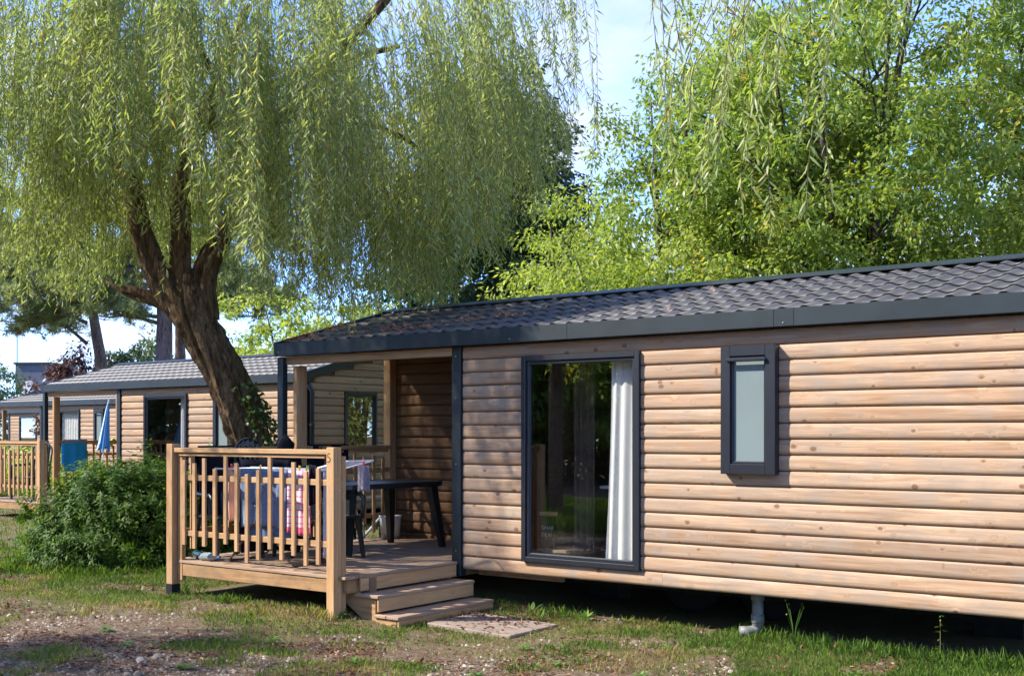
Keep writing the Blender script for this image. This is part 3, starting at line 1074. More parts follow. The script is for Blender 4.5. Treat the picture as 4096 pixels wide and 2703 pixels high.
# paving slabs at the foot of the steps
sl_ = None
for (a, b, lab) in ((7.62, 7.965, 'sandy concrete slab at the foot of the steps, nearer the gravel'), (7.985, 8.34, 'sandy concrete slab at the foot of the steps, nearer the cabin')):
    n_ = 10
    m = MB().box(0, a, -.06, .92, b, 0, .008)
    o = m.build('paving_slab', M['concrete'])
    o.rotation_euler = (0, R(1.2), 0)
    o.location = (-6.62, 0, -.058)
    tag(o, lab, 'paving slab', 'slabs at the foot of the steps')

# ------------------------------------------------------------------ furniture on the terrace
def plastic_table(loc, rz):
    t_ = thing('garden_table', 'black plastic garden table standing on the nearest deck under the porch', 'table', loc, rz)
    w, l, h = .86, 1.50, .735
    # rounded top
    pts = []
    rr_ = .13
    for (cx, cy, a0_) in ((w / 2 - rr_, l / 2 - rr_, 0), (-w / 2 + rr_, l / 2 - rr_, 90), (-w / 2 + rr_, -l / 2 + rr_, 180), (w / 2 - rr_, -l / 2 + rr_, 270)):
        for k in range(7):
            a_ = R(a0_ + 15 * k)
            pts.append((cx + rr_ * math.cos(a_), cy + rr_ * math.sin(a_)))
    n = len(pts)
    lev = [(1, h - .055), (1.006, h - .045), (1.006, h - .010), (.995, h), (.93, h), (.925, h - .004)]
    vs_ = [(x * s_, y * s_, z) for (s_, z) in lev for (x, y) in pts]
    fs = [(i * n + k, i * n + (k + 1) % n, (i + 1) * n + (k + 1) % n, (i + 1) * n + k) for i in range(len(lev) - 1) for k in range(n)]
    fs += [tuple(range(n)), tuple((len(lev) - 1) * n + k for k in range(n))]
    MB().add(vs_, fs).build('tabletop', M['plastic'], t_)
    for sx in (-1, 1):
        for sy in (-1, 1):
            m = MB()
            a_ = Vector((sx * (w / 2 - .10), sy * (l / 2 - .15), h - .05))
            b_ = Vector((sx * (w / 2 - .02), sy * (l / 2 - .05), 0))
            vs_ = []
            for p, q in ((a_, .05), (b_, .028)):
                vs_ += [(p.x + dx * q, p.y + dy * q, p.z) for dx, dy in ((-1, -1), (1, -1), (1, 1), (-1, 1))]
            m.add(vs_, [(0, 1, 5, 4), (1, 2, 6, 5), (2, 3, 7, 6), (3, 0, 4, 7), (0, 3, 2, 1), (4, 5, 6, 7)])
            m.build('leg', M['plastic'], t_)
    return t_
plastic_table((-8.68, 9.07, .342), R(-3))

def armchair(loc, rz, label, group, mat='plastic', hi=.50, name='garden_chair'):
    c = thing(name, label, 'chair', loc, rz, group)
    mt = M[mat]
    MB().box(-.235, -.22, .40, .235, .24, .43, .012).build('seat', mt, c)
    bk = MB()
    tilt = .20
    def bp(x, s_, o=0):
        return (x, .235 + s_ * tilt + .03 * (abs(x) / .22) ** 2 * -1 + o, .42 + s_ * hi * 1.0 / .5 * .5)
    # rounded outline frame and vertical slats
    out = []
    for k in range(19):
        a_ = PI * k / 18
        x = .23 * math.cos(a_)
        zz = hi - .18 + .18 * math.sin(a_)
        out.append((x, .235 + tilt * zz, .42 + zz))
    out = [(.225, .235, .40)] + out + [(-.225, .235, .40)]
    bk.tube(out, .018, 6)
    for k in range(-2, 3):
        x = k * .078
        top = hi - .18 + .18 * math.sqrt(1 - (x / .23) ** 2)
        bk.tube([(x, .235 + .01, .42), (x, .235 + tilt * top, .42 + top)], [.022, .022], 5)
    bk.build('backrest', mt, c)
    for sx in (-1, 1):
        MB().tube([(sx * .27, -.20, .395), (sx * .285, -.20, .60), (sx * .285, -.15, .645), (sx * .285, .10, .65), (sx * .25, .27, .66)], [.024, .024, .026, .026, .02], 6).build('armrest', mt, c, smooth=True)
        for sy in (-1, 1):
            m = MB()
            a_ = Vector((sx * .22, sy * .20 + .01, .40))
            b_ = Vector((sx * .26, sy * .25 + .02, 0))
            m.tube([a_, b_], [.034, .022], 6)
            m.build('leg', mt, c)
    return c
g_ch = 'dark plastic garden chairs'
armchair((-8.45, 8.22, .342), R(84), 'dark plastic armchair drawn up to the near end of the black table', g_ch)
armchair((-9.22, 8.15, .342), R(100), 'black plastic chair behind the picket railing, bottom of the stack', g_ch, hi=.62)
armchair((-9.20, 8.15, .50), R(100), 'black plastic chair on top of the stack behind the railing', g_ch, hi=.62)
armchair((-9.28, 7.62, .342), R(80), 'black plastic chair standing alone near the left corner post', g_ch, hi=.60)
armchair((CAB2[0] + .95, CAB2[1] - .95, .342), R(20), 'black round-backed chair behind the second cabin\'s front railing', g_ch, hi=.66)
armchair((CAB2[0] + 1.9, CAB2[1] + .6, .342), R(-60), 'black chair in the second cabin\'s porch, just above the bush', g_ch, hi=.60)

def cloth(name, w, h, mat, loc, rz, label, cat, folds=3, depth=.018, group=None, both=None, taper=0, seedv=0, thick=.006):
    """a hanging cloth, local x across, z down from 0; both = drop on the far side of the rail"""
    n, rows = 26, 16
    rr_ = random.Random(seedv)
    ph = [rr_.uniform(0, 6) for _ in range(4)]
    pth = []
    if both:
        for j in range(6, 0, -1):
            pth.append((.032, -both * j / 6))
    for j in range(rows + 1):
        pth.append((-.032, -h * j / rows))
    vs_, fs = [], []
    for j, (py, pz) in enumerate(pth):
        t_ = max(0, -pz / h)
        for i in range(n + 1):
            s_ = i / n - .5
            x = s_ * w * (1 - taper * t_) * (1 + .02 * math.sin(5 * t_ + ph[0]))
            y = py + (depth * (math.sin(s_ * folds * 2 * PI + ph[1]) + .5 * math.sin(s_ * folds * 4.6 * PI + ph[2] + t_)) * min(1, t_ * 3 + .05))
            z = pz + (.012 * math.sin(s_ * 4 + ph[3]) if pz < 0 else .0)
            vs_.append((x, y, z))
    nn = len(pth)
    for j in range(nn - 1):
        for i in range(n):
            a = j * (n + 1) + i
            fs.append((a, a + 1, a + n + 2, a + n + 1))
    o = MB().add(vs_, fs).build(name, M[mat], None, loc, (0, 0, rz), True, False)
    sm = o.modifiers.new('thickness', 'SOLIDIFY')
    sm.thickness = thick
    sm.offset = 0
    if label:
        tag(o, label, cat, group)
    return o

# clothes airer
ai = thing('clothes_airer', 'folding clothes airer with white wire top and brown tube legs, on the deck', 'clothes airer', (-8.55, 7.62, .342), R(6))
L_, W_ = 1.18, .50
m = MB()
for yy in (-W_ / 2, W_ / 2):
    m.tube([(-L_ / 2, yy, .915), (L_ / 2, yy, .905)], .008, 6)
for k in range(11):
    yy = -W_ / 2 + W_ * k / 10
    m.tube([(-L_ / 2, yy, .912), (L_ / 2, yy, .904)], .003, 5)
for xx in (-L_ / 2, 0, L_ / 2):
    m.tube([(xx, -W_ / 2, .910), (xx, W_ / 2, .910)], .007, 6)
m.build('wire_top', M['white_wire'], ai)
m = MB()      # raised wing on the right
c0 = [(L_ / 2, -W_ / 2, .91), (L_ / 2 + .40, -W_ / 2 + .02, 1.0), (L_ / 2 + .44, -W_ / 2 + .06, 1.005), (L_ / 2 + .44, W_ / 2 - .06, 1.005), (L_ / 2 + .40, W_ / 2 - .02, 1.0), (L_ / 2, W_ / 2, .91)]
m.tube(c0, .008, 6)
for k in range(1, 8):
    f = k / 8
    m.tube([(L_ / 2 + .42 * f, -W_ / 2 + .01, .91 + .09 * f), (L_ / 2 + .42 * f, W_ / 2 - .01, .91 + .09 * f)], .003, 5)
m.build('wire_wing', M['white_wire'], ai)
for sgn in (-1, 1):
    MB().tube([(-sgn * .36, -W_ / 2 + .02, .90), (sgn * .36, -W_ / 2, .06), (sgn * .42, -W_ / 2 + .02, .012), (sgn * .44, 0, .012), (sgn * .42, W_ / 2 - .02, .012), (sgn * .36, W_ / 2, .06), (-sgn * .36, W_ / 2 - .02, .90)], .010, 7).build('leg_loop', M['bronze'], ai, smooth=True)
yh = 7.40
cloth('towel', .58, .56, 'blue_grey_cloth', (-8.46, yh, 1.262), R(6), 'wide blue-grey bath towel hanging on the clothes airer', 'towel', 2.6, .022, both=.45, seedv=1)
cloth('jeans', .56, .22, 'denim', (-8.43, yh + .035, .80), R(6), 'rolled blue denim hem showing below the blue-grey towel', 'jeans', 2.2, .012, seedv=2)
cloth('tea_towel', .26, .60, 'checked', (-8.02, yh + .04, 1.255), R(6), 'pink and white checked tea towel with red border on the airer', 'tea towel', 1.6, .012, both=.2, seedv=3)
cloth('peach_towel', .20, .52, 'peach_cloth', (-8.87, yh - .02, 1.262), R(6), 'small peach towel hanging at the left end of the airer', 'towel', 1.5, .02, both=.2, seedv=4, taper=.25)
cloth('grey_trousers', .17, .80, 'light_grey_cloth', (-7.80, 7.62, 1.245), R(60), 'pale grey trousers hanging from the airer beside the numbered post', 'trousers', 1.3, .02, seedv=5)
cloth('grey_sock', .12, .25, 'grey_cloth', (-7.60, 7.86, 1.30), R(20), 'mottled dark grey cloth pegged to the raised wing of the airer', 'cloth', 1, .01, seedv=6)
cloth('black_bra', .10, .36, 'black_cloth', (-7.83, 7.44, 1.30), R(6), 'narrow black garment pegged beside the checked tea towel', 'garment', 1.5, .02, seedv=7, taper=.3)
# black cloths over the side railing
g_bk = 'black clothes over the side railing'
cloth('black_towel', .74, .70, 'black_cloth', (X_L, 7.95 - .12, 1.475), R(90), 'wide black towel spread over the side railing left of the trunk', 'towel', 2, .012, g_bk, both=.5, seedv=8)
cloth('black_shirt', .62, .26, 'black_cloth', (X_L, 9.30, 1.475), R(90), 'short black cloth over the side railing behind the numbered post', 'cloth', 2, .016, g_bk, both=.3, seedv=10)
cloth('black_towel', .50, .95, 'black_cloth', (-9.17, 8.02, 1.33), R(40), 'long black towel draped over the stacked chairs on the deck', 'towel', 2, .02, g_bk, both=.5, seedv=12)
# bunched jacket on the porch post
jk = MB()
pts, rad = [], []
for k in range(9):
    f = k / 8
    pts.append((.02 * math.sin(k * 2.1), .02 * math.cos(k * 1.7), .22 - .62 * f))
    rad.append(.03 + .15 * math.sin(min(1, f * 1.6) * PI * .5) * (1 + .15 * math.sin(k * 2.3)))
jk.tube(pts, rad, 14)
vs2 = []
for i, p in enumerate(jk.v):
    a_ = math.atan2(p[1], p[0])
    f = 1 + .16 * math.sin(a_ * 5 + p[2] * 9)
    vs2.append((p[0] * f, p[1] * f * .75, p[2]))
jk.v = vs2
o = jk.build('jacket', M['black_cloth'], None, (-9.55, 8.62, 1.36), (0, 0, R(60)), True)
tag(o, 'bunched black jacket hung on the railing beside the porch post', 'jacket')
# pegs
peg0 = None
pg = [(-9.02, yh - .01, 'peg_red', 'red clothes peg at the left end of the airer'), (-8.99, yh + .02, 'peg_red', 'second red clothes peg beside the first on the left of the airer'),
      (-8.55, yh + .0, 'peg_yellow', 'yellow clothes peg above the blue-grey towel'), (-8.03, yh + .03, 'peg_yellow', 'yellow clothes peg on the checked tea towel'),
      (-7.93, yh + .03, 'peg_green', 'green clothes peg right of the yellow one'), (-7.60, 7.84, 'peg_red', 'red clothes peg on the mottled grey cloth')]
for i, (x, y, mt, lab) in enumerate(pg):
    z = 1.262 if i < 5 else 1.31
    m = MB().box(-.006, -.012, -.03, .006, -.002, .04, .002).box(-.006, .002, -.03, .006, .012, .04, .002).box(-.004, -.003, .0, .004, .003, .008)
    o = m.build('clothes_peg', M[mt], None, (x, y, z), (R(12), R(10 * ((i % 3) - 1)), R(30 * i)))
    tag(o, lab, 'clothes peg', 'clothes pegs on the airer')
# white bin by the porch post
bn = thing('waste_bin', 'white plastic waste bin under the black table by the porch wall', 'bin', (-9.42, 10.18, .342))
MB().lathe([(.0, .01), (.105, .01), (.112, 0), (.128, .24), (.135, .27), (.125, .27), (.12, .25), (.10, .02), (0, .02)], 24).build('bin_body', M['white_plastic'], bn, smooth=True)
MB().lathe([(.128, -.008), (.140, -.006), (.140, .008), (.128, .010)], 24, (0, 0, .268)).build('rim', M['white_plastic'], bn, smooth=True)
# bottles lying on the deck
def bottle(loc, rz, mat, label, cap):
    b = thing('bottle', label, 'bottle', loc, rz, 'plastic bottles lying on the deck')
    MB().lathe([(0, -.11), (.038, -.11), (.042, -.10), (.040, -.03), (.042, 0), (.040, .04), (.042, .07), (.018, .115), (.014, .13)], 16).build('bottle_body', M[mat], b, (0, 0, .043), (0, PI / 2, 0), True)
    MB().lathe([(0, .150), (.016, .150), (.016, .130), (0, .13)], 12).build('cap', M[cap], b, (0, 0, .043), (0, PI / 2, 0))
bottle((-9.40, 7.36, .342), R(-15), 'green_glass', 'green plastic bottle lying by the left corner post', 'green_glass')
bottle((-9.19, 7.30, .342), R(5), 'clear_plastic', 'clear plastic bottle with blue cap lying beside the green one', 'denim')

# bicycle behind the side railing
def bicycle(loc, rz):
    b = thing('bicycle', 'grey bicycle parked behind the side railing, seen under the table', 'bicycle', loc, rz)
    r = .33
    def wheel(x):
        m = MB()
        ring = [(x + r * math.cos(a_ * PI / 16), 0, r + r * math.sin(a_ * PI / 16)) for a_ in range(33)]
        m.tube(ring, .018, 6, False)
        w_ = m.build('wheel', M['rubber'], b, smooth=True)
        m = MB()
        ring = [(x + (r - .025) * math.cos(a_ * PI / 16), 0, r + (r - .025) * math.sin(a_ * PI / 16)) for a_ in range(33)]
        m.tube(ring, .009, 5, False)
        for k in range(14):
            a_ = k * 2 * PI / 14
            m.tube([(x, .02 * (-1) ** k, r), (x + (r - .03) * math.cos(a_), 0, r + (r - .03) * math.sin(a_))], .0018, 4)
        m.tube([(x, -.03, r), (x, .03, r)], .02, 8)
        m.build('rim', M['chrome'], w_)
    wheel(-.52)
    wheel(.52)
    m = MB()
    bb, seat, head, rear = (-.08, 0, .28), (-.22, 0, .78), (.36, 0, .80), (-.52, 0, r)
    for p, q, d_ in ((bb, seat, .015), (seat, head, .016), (bb, (.38, 0, .70), .018), (bb, rear, .011), (seat, rear, .009)):
        m.tube([p, q], d_, 7)
    m.tube([(.34, 0, .88), (.38, 0, .68), (.45, 0, .5), (.52, 0, r)], [.017, .017, .014, .01], 7)
    m.build('frame', M['white_plastic'], b)
    MB().tube([(.28, -.28, .96), (.36, -.14, 1.0), (.34, 0, .96), (.36, .14, 1.0), (.28, .28, .96)], .012, 6).build('handlebar', M['rubber'], b)
    MB().tube([(.34, 0, .86), (.34, 0, .97)], .013, 6).build('stem', M['chrome'], b)
    MB().tube([(-.22, 0, .76), (-.25, 0, .90)], .012, 6).build('seat_post', M['chrome'], b)
    MB().tube([(-.38, 0, .92), (-.30, 0, .93), (-.12, 0, .915)], [.07, .06, .02], 8).build('saddle', M['rubber'], b)
    MB().tube([(-.10, -.05, .45), (-.08, -.05, .28), (-.06, -.05, .11)], .01, 6).build('crank', M['chrome'], b)
bicycle((-10.15, 10.55, .0), R(78))

# second cabin's terrace things
cloth('beach_towel', .55, .64, 'blue_cloth', (X_L + dx2, 8.98 + dy2 + .32, 1.475), R(90), 'bright blue towel hung over the second cabin\'s side railing', 'towel', 1.2, .012, both=.5, seedv=20)
pa = thing('parasol', 'closed blue striped parasol leaning by the second cabin\'s porch', 'parasol', (-18.80, 12.40, .342), 0)
pa.rotation_euler = (R(2), R(13), 0)
pm = MB()
for (r_, z_) in ((.02, 1.86), (.05, 1.7), (.085, 1.4), (.12, 1.15), (.15, 1.02)):
    for k in range(32):
        a_ = 2 * PI * k / 32
        q = r_ * (1 + .30 * math.cos(a_ * 8))
        pm.v.append((q * math.cos(a_), q * math.sin(a_), z_ + (.06 * math.cos(a_ * 4 + .6) if r_ > .14 else 0)))
for j in range(4):
    for k in range(32):
        k2 = (k + 1) % 32
        pm.f.append((j * 32 + k, j * 32 + k2, (j + 1) * 32 + k2, (j + 1) * 32 + k))
pm.build('canopy', M['parasol'], pa, smooth=True)
pa.scale = (.62, .62, 1)
MB().tube([(0, 0, 0), (0, 0, 1.93)], .019, 8).build('pole', M['white_wire'], pa)
MB().lathe([(0, .06), (.04, .06), (.2, .03), (.22, 0), (0, 0)], 18).build('base', M['plastic_grey'], pa)
for i, yy in enumerate((.78, 1.0)):
    m = MB().tube([(-.02, 0, .02), (.0, 0, .13), (.03, 0, .17), (.07, 0, .14)], [.035, .045, .045, .03], 8)
    o = m.build('sandal', M['yellow'], None, (X_L + dx2, 8.98 + dy2 + yy + .2, 1.30), (0, 0, R(80)), True)
    tag(o, ('yellow-green rubber sandal over a picket, nearer the blue towel', 'yellow-green rubber sandal over a picket, nearer the parasol')[i], 'sandal', 'sandals drying on the railing')

# inside the nearest cabin: small table and a black bag with lettering behind the glass
it = thing('side_table', 'pale narrow table inside the tall window', 'table', (CAB1[0] + 4.02, CAB1[1] + .85, Z0 + .1))
MB().box(-.28, -.25, .70, .30, .25, .73, .004).build('tabletop', M['white_plastic'], it)
MB().tube([(0, 0, .02), (0, 0, .70)], .03, 8).build('leg', M['steel'], it)
MB().lathe([(0, .02), (.16, .02), (.18, 0), (0, 0)], 16).build('base', M['steel'], it)
bgt = thing('shopping_bag', 'black bag with white lettering standing inside the tall window', 'bag', (CAB1[0] + 3.37, CAB1[1] + .13, .515))
MB().box(0, 0, 0, .16, .05, .30, .02).build('bag_body', M['black_cloth'], bgt)
MB().box(-.01, .0, .31, .17, .05, .345, .004).build('wood_edge', M['rail'], bgt)
for (tx, zz) in (('GNAR', .24), ('DE N', .175)):
    text_part('lettering', tx, .050, 'light_grey_cloth', bgt, (.02, -.003, zz - .06), (PI / 2, 0, 0))
sh = thing('window_bench', 'low dark shelf under the bag inside the tall window', 'shelf', (CAB1[0] + 3.34, CAB1[1] + .12, Z0 + .1))
MB().box(0, 0, .11, .34, .3, .14, .004).build('shelf_board', M['deck'], sh)
MB().box(.02, .03, 0, .32, .28, .109).build('shelf_body', M['interior'], sh)
cu2 = curtain_mesh(.0, .26, 1.80, folds=4, depth=.03)
o = cu2.build('brown_curtain', plain('brown_curtain', (.13, .095, .07), .9), None, (CAB1[0] + 3.50, CAB1[1] + .5, 2.28), (0, 0, 0), True, False)
tag(o, 'brown curtain hanging at the left inside the tall window', 'curtain')

# waste pipe under the cabin
wp = thing('waste_pipe', 'grey plastic waste pipe standing under the nearest cabin', 'pipe', (-4.12, 9.0, -.10))
MB().tube([(0, 0, .02), (0, 0, .39)], .048, 16).build('pipe_stem', M['pipe'], wp, smooth=True)
for zz in (.14, .33):
    MB().lathe([(.048, -.035), (.056, -.033), (.056, .033), (.048, .035)], 16, (0, 0, zz)).build('collar', M['pipe'], wp, smooth=True)
MB().tube([(0, 0, .06), (-.02, -.02, .035), (-.06, -.07, .03), (-.11, -.11, .03)], .050, 14).build('elbow', M['pipe'], wp, smooth=True)

# ------------------------------------------------------------------ trees
def rough_tube(pts, rad, n, amp, seed, sub=8):
    """smooth catmull tube with bark relief, numpy verts"""
    P = np.array(pts, float)
    Rr = np.array(rad, float)
    T = np.linspace(0, len(P) - 1, (len(P) - 1) * sub + 1)
    out, ro = [], []
    for t_ in T:
        i = min(int(t_), len(P) - 2)
        f = t_ - i
        p0, p1, p2, p3 = P[max(i - 1, 0)], P[i], P[i + 1], P[min(i + 2, len(P) - 1)]
        out.append(.5 * ((2 * p1) + (-p0 + p2) * f + (2 * p0 - 5 * p1 + 4 * p2 - p3) * f * f + (-p0 + 3 * p1 - 3 * p2 + p3) * f ** 3))
        ro.append(Rr[i] * (1 - f) + Rr[i + 1] * f)
    m = MB()
    m.tube(out, ro, n, True)
    V = np.array(m.v)
    C = np.repeat(np.array(out), n, 0)
    k = np.tile(np.arange(n), len(out)) / n
    cum = np.concatenate([[0], np.cumsum(np.linalg.norm(np.diff(np.array(out), axis=0), axis=1))])
    s_ = np.repeat(cum, n)
    ring = k * 2 * PI
    rad_ = np.repeat(np.array(ro), n)
    # periodic in the angle: blend noises
    a1 = vnoise(np.cos(ring) * 6 + 20, np.sin(ring) * 6 + s_ * 2.2 + 20, 1, seed)
    a2 = vnoise(np.cos(ring) * 14 + 30, np.sin(ring) * 14 + s_ * 6 + 30, 1, seed + 3)
    a3 = vnoise(np.cos(ring) * 2 + 10, np.sin(ring) * 2 + s_ * 1.1 + 10, 1, seed + 5)
    dsp = 1 + amp * ((a1 - .5) * 1.0 + (np.abs(a2 - .5) * 2 - .5) * .55 + (a3 - .5) * 1.4)
    V = C + (V - C) * dsp[:, None]
    m.v = [tuple(p) for p in V]
    return m

def shape(fs):
    m = MB()
    for q in fs:
        m.add(q.v, q.f)
    return m

# --- the weeping willow
def cw_(u, d, z):        # metres right / ahead of the camera -> world
    return (.802 * u - .598 * d, .597 * u + .802 * d, z)
wil = thing('weeping_willow', 'big weeping willow with leaning trunk, its curtains hanging over the terrace', 'tree', (0, 0, 0))
trunk_pts = [(-10.45, 9.70, -.35), (-10.62, 9.56, .35), (-10.78, 9.44, 1.0), (-10.93, 9.33, 1.55), (-11.13, 9.18, 2.1), (-11.36, 9.0, 2.7), (-11.52, 8.88, 3.15), (-11.60, 8.84, 3.55)]
tubes = [rough_tube(trunk_pts, [.40, .31, .26, .245, .235, .23, .235, .10], 96, .40, 2, 34)]
fork = [
    ([(-11.50, 8.90, 2.95), (-11.76, 8.70, 3.35), (-11.93, 8.58, 3.75), (-12.02, 8.50, 4.15), (-12.15, 8.42, 4.7), (-12.5, 8.2, 5.5), (-13.2, 8.3, 6.6)], [.19, .165, .14, .13, .115, .09, .05]),
    ([(-11.55, 8.88, 3.1), (-11.66, 8.82, 3.6), (-11.64, 8.82, 4.1), (-11.64, 8.84, 4.7), (-11.5, 9.1, 5.6), (-11.3, 9.6, 7.0)], [.16, .125, .11, .10, .085, .05]),
    ([(-11.40, 8.98, 3.0), (-11.41, 9.0, 3.55), (-11.26, 9.1, 3.95), (-11.09, 9.22, 4.35), (-10.85, 9.2, 4.9), (-10.3, 8.9, 5.1), (-9.70, 9.0, 5.38), (-9.40, 9.22, 5.85), (-8.9, 9.8, 6.8)], [.16, .13, .105, .09, .085, .08, .075, .07, .04]),
    ([(-11.75, 8.75, 3.15), (-12.05, 8.6, 3.32), (-12.3, 8.45, 3.38)], [.10, .075, .06]),
    ([(-11.6, 8.85, 3.0), (-12.0, 8.75, 3.2), (-12.5, 8.7, 3.35), (-13.3, 8.9, 3.6)], [.07, .05, .035, .015]),
    ([(-11.64, 8.84, 4.6), (-12.3, 9.6, 5.6), (-12.9, 10.6, 6.4)], [.10, .07, .03]),
    ([(-11.5, 9.1, 5.4), (-10.9, 10.1, 6.2), (-10.2, 11.2, 6.7)], [.09, .06, .03]),
    ([(-9.95, 8.92, 5.2), (-9.2, 8.9, 5.1), (-8.6, 9.5, 4.9), (-8.2, 10.2, 4.3)], [.05, .035, .025, .012]),
    ([(-10.85, 9.2, 4.9), (-10.6, 8.6, 5.6), (-10.5, 7.9, 6.2)], [.07, .05, .02]),
    ([(-12.02, 8.50, 4.5), (-12.4, 8.1, 5.2), (-12.9, 7.8, 6.0)], [.08, .05, .03]),
    ([(-12.3, 8.3, 5.0), (-13.3, 8.7, 5.5), (-14.4, 9.2, 5.8)], [.08, .05, .02]),
]
for i, (p, r_) in enumerate(fork):
    tubes.append(rough_tube(p, r_, 40 if i < 3 else 12, .30, 5 + i, 10 if i < 3 else 6))
tr_ = shape(tubes[:1]).build('trunk', M['bark'], wil, smooth=True)
for q in tubes[1:]:
    q.build('limb', M['bark'], wil, smooth=True)

def env_low(u):
    return np.interp(u, [-9, -6.5, -5.8, -4.9, -4.5, -3.2, -2.9, -2.4, -1.4, -.75, -.3, .1, .5, .8], [3.3, 3.3, 3.35, 3.5, 3.9, 3.85, 3.3, 3.0, 2.9, 3.0, 3.4, 3.95, 4.6, 5.1])
def willow_strands(n, uc, dc, ru, rd, seed, zlow, ztopf):
    r0 = np.random.default_rng(seed)
    nc = n // 13
    cu_ = r0.uniform(-1, 1, (nc * 3, 2))
    cu_ = cu_[(cu_ ** 2).sum(1) < 1][:nc]
    idx = (r0.random(n) ** 1.25 * len(cu_)).astype(int)
    rad = np.sqrt((cu_[idx] ** 2).sum(1))
    u = uc + cu_[idx, 0] * ru + r0.normal(0, .10, n)
    d = dc + cu_[idx, 1] * rd + r0.normal(0, .12, n)
    cl_low = r0.uniform(0, 1, len(cu_))[idx]
    top = ztopf(rad)
    lo = zlow(u)
    lo = np.where((np.abs(u + 3.9) < .95) & (d < 14.3), np.maximum(lo, 4.0 + .35 * np.sin(u * 7)), lo)
    lo = np.where(d > 14.6, lo - .0, lo)
    zb = lo + (cl_low ** 1.7) * np.maximum(top - lo - 1.0, .2) + np.abs(r0.normal(0, .30, n))
    ln = r0.uniform(.7, 2.4, n)
    zt = np.minimum(zb + ln, top + .3)
    zt = np.maximum(zt, zb + .4)
    return u, d, zb, zt, cu_[idx]
def hang(u, d, zb, zt, step, seed, bow=.25, cen=(-3.9, 14)):
    """leaf bases along strands that bow outwards and hang"""
    r0 = np.random.default_rng(seed)
    L = zt - zb
    cnt = np.maximum((L / step).astype(int), 4)
    sid = np.repeat(np.arange(len(u)), cnt)
    k = np.concatenate([np.arange(c) for c in cnt])
    f = (k + r0.uniform(-.3, .3, len(k))) / cnt[sid]          # 0 top .. 1 bottom
    ou = (u - cen[0]); od = (d - cen[1])
    nn = np.sqrt(ou ** 2 + od ** 2) + 1e-6
    ou, od = ou / nn, od / nn
    ph = r0.uniform(0, 6.28, (len(u), 2))
    am = r0.uniform(.02, .09, len(u))
    def pos(s_, f_):
        z = zt[s_] - L[s_] * f_
        out = bow * (1 - (1 - f_) ** 2.2) - bow * .5
        uu = u[s_] + ou[s_] * out + am[s_] * np.sin(f_ * 4 + ph[s_, 0])
        dd = d[s_] + od[s_] * out + am[s_] * np.sin(f_ * 4 + ph[s_, 1])
        return np.stack([.802 * uu - .598 * dd, .597 * uu + .802 * dd, z], 1)
    P = pos(sid, f)
    return P, sid, f, pos, len(u), ou, od
u, d, zb, zt, _c = willow_strands(4500, -3.9, 13.5, 4.75, 3.2, 3, env_low, lambda r_: 4.2 + 3.6 * np.sqrt(np.clip(1 - r_ ** 2, .05, 1)))
okm = (u < .95) & ((u > -6.5) | (rng.random(len(u)) < .12)) & (rng.random(len(u)) > .6 * sstep(-.6, .5, u))
u, d, zb, zt = u[okm], d[okm], zb[okm], zt[okm]
# a drooping bough towards the lane, over the porch
nb_ = 170
bu, bd = rng.uniform(-5.6, -1.2, nb_), rng.uniform(10.7, 11.7, nb_)
bz = np.maximum(3.75, env_low(bu) + .45) + rng.uniform(0, 1.5, nb_)
u, d, zb, zt = np.concatenate([u, bu]), np.concatenate([d, bd]), np.concatenate([zb, bz]), np.concatenate([zt, bz + rng.uniform(.7, 1.6, nb_)])
nb_ = 300
bu, bd = rng.uniform(-1.2, .8, nb_), rng.uniform(12.2, 14.8, nb_)
bz = env_low(bu) + rng.uniform(.5, 3.6, nb_)
u, d, zb, zt = np.concatenate([u, bu]), np.concatenate([d, bd]), np.concatenate([zb, bz]), np.concatenate([zt, bz + rng.uniform(.7, 2.0, nb_)])
nb_ = 90
bu, bd = rng.uniform(-5.0, -2.9, nb_), rng.uniform(12.2, 13.1, nb_)
bz = rng.uniform(3.75, 4.3, nb_)
u, d, zb, zt = np.concatenate([u, bu]), np.concatenate([d, bd]), np.concatenate([zb, bz]), np.concatenate([zt, bz + rng.uniform(.9, 2.0, nb_)])
for nb_, u0_, u1_, d0_, d1_, z0_, z1_ in ((170, -3.3, -1.0, 13.4, 15.6, 3.0, 4.0), (150, -5.2, -2.9, 14.7, 16.2, 3.35, 4.3), (120, -6.6, -4.9, 12.6, 15.5, 3.25, 4.2)):
    bu, bd = rng.uniform(u0_, u1_, nb_), rng.uniform(d0_, d1_, nb_)
    bz = rng.uniform(z0_, z1_, nb_)
    u, d, zb, zt = np.concatenate([u, bu]), np.concatenate([d, bd]), np.concatenate([zb, bz]), np.concatenate([zt, bz + rng.uniform(.7, 1.8, nb_)])
# a few stray strands in front of the trunk and over the roof edge
su = np.array([-3.98, -3.94, -3.55, -3.30, -3.27, -3.02, -2.95, -2.9, -4.02, -1.72, -1.69, .72, .78, .82, .60, -1.5, -1.55])
sd = np.array([13.2, 13.25, 13.3, 13.2, 13.25, 13.1, 13.15, 13.2, 13.2, 11.9, 11.95, 12.0, 12.1, 12.0, 12.2, 14.2, 14.3])
sb = np.array([3.2, 3.35, 3.75, 3.6, 3.7, 2.6, 2.75, 3.0, 3.55, 2.62, 2.7, 4.2, 4.6, 4.5, 5.0, 1.95, 2.1])
sl2 = np.array([1.4, 1.4, 1.2, 1.5, 1.4, 1.9, 1.8, 1.6, 1.3, .9, .8, 2.6, 2.3, 2.4, 2.0, 1.2, 1.1])
u, d, zb, zt = np.concatenate([u, su]), np.concatenate([d, sd]), np.concatenate([zb, sb]), np.concatenate([zt, sb + sl2])
P, sid, f, pos, ns, ou, od = hang(u, d, zb, zt, .043, 9)
nl = len(P)
az = rng.uniform(0, 2 * PI, nl)
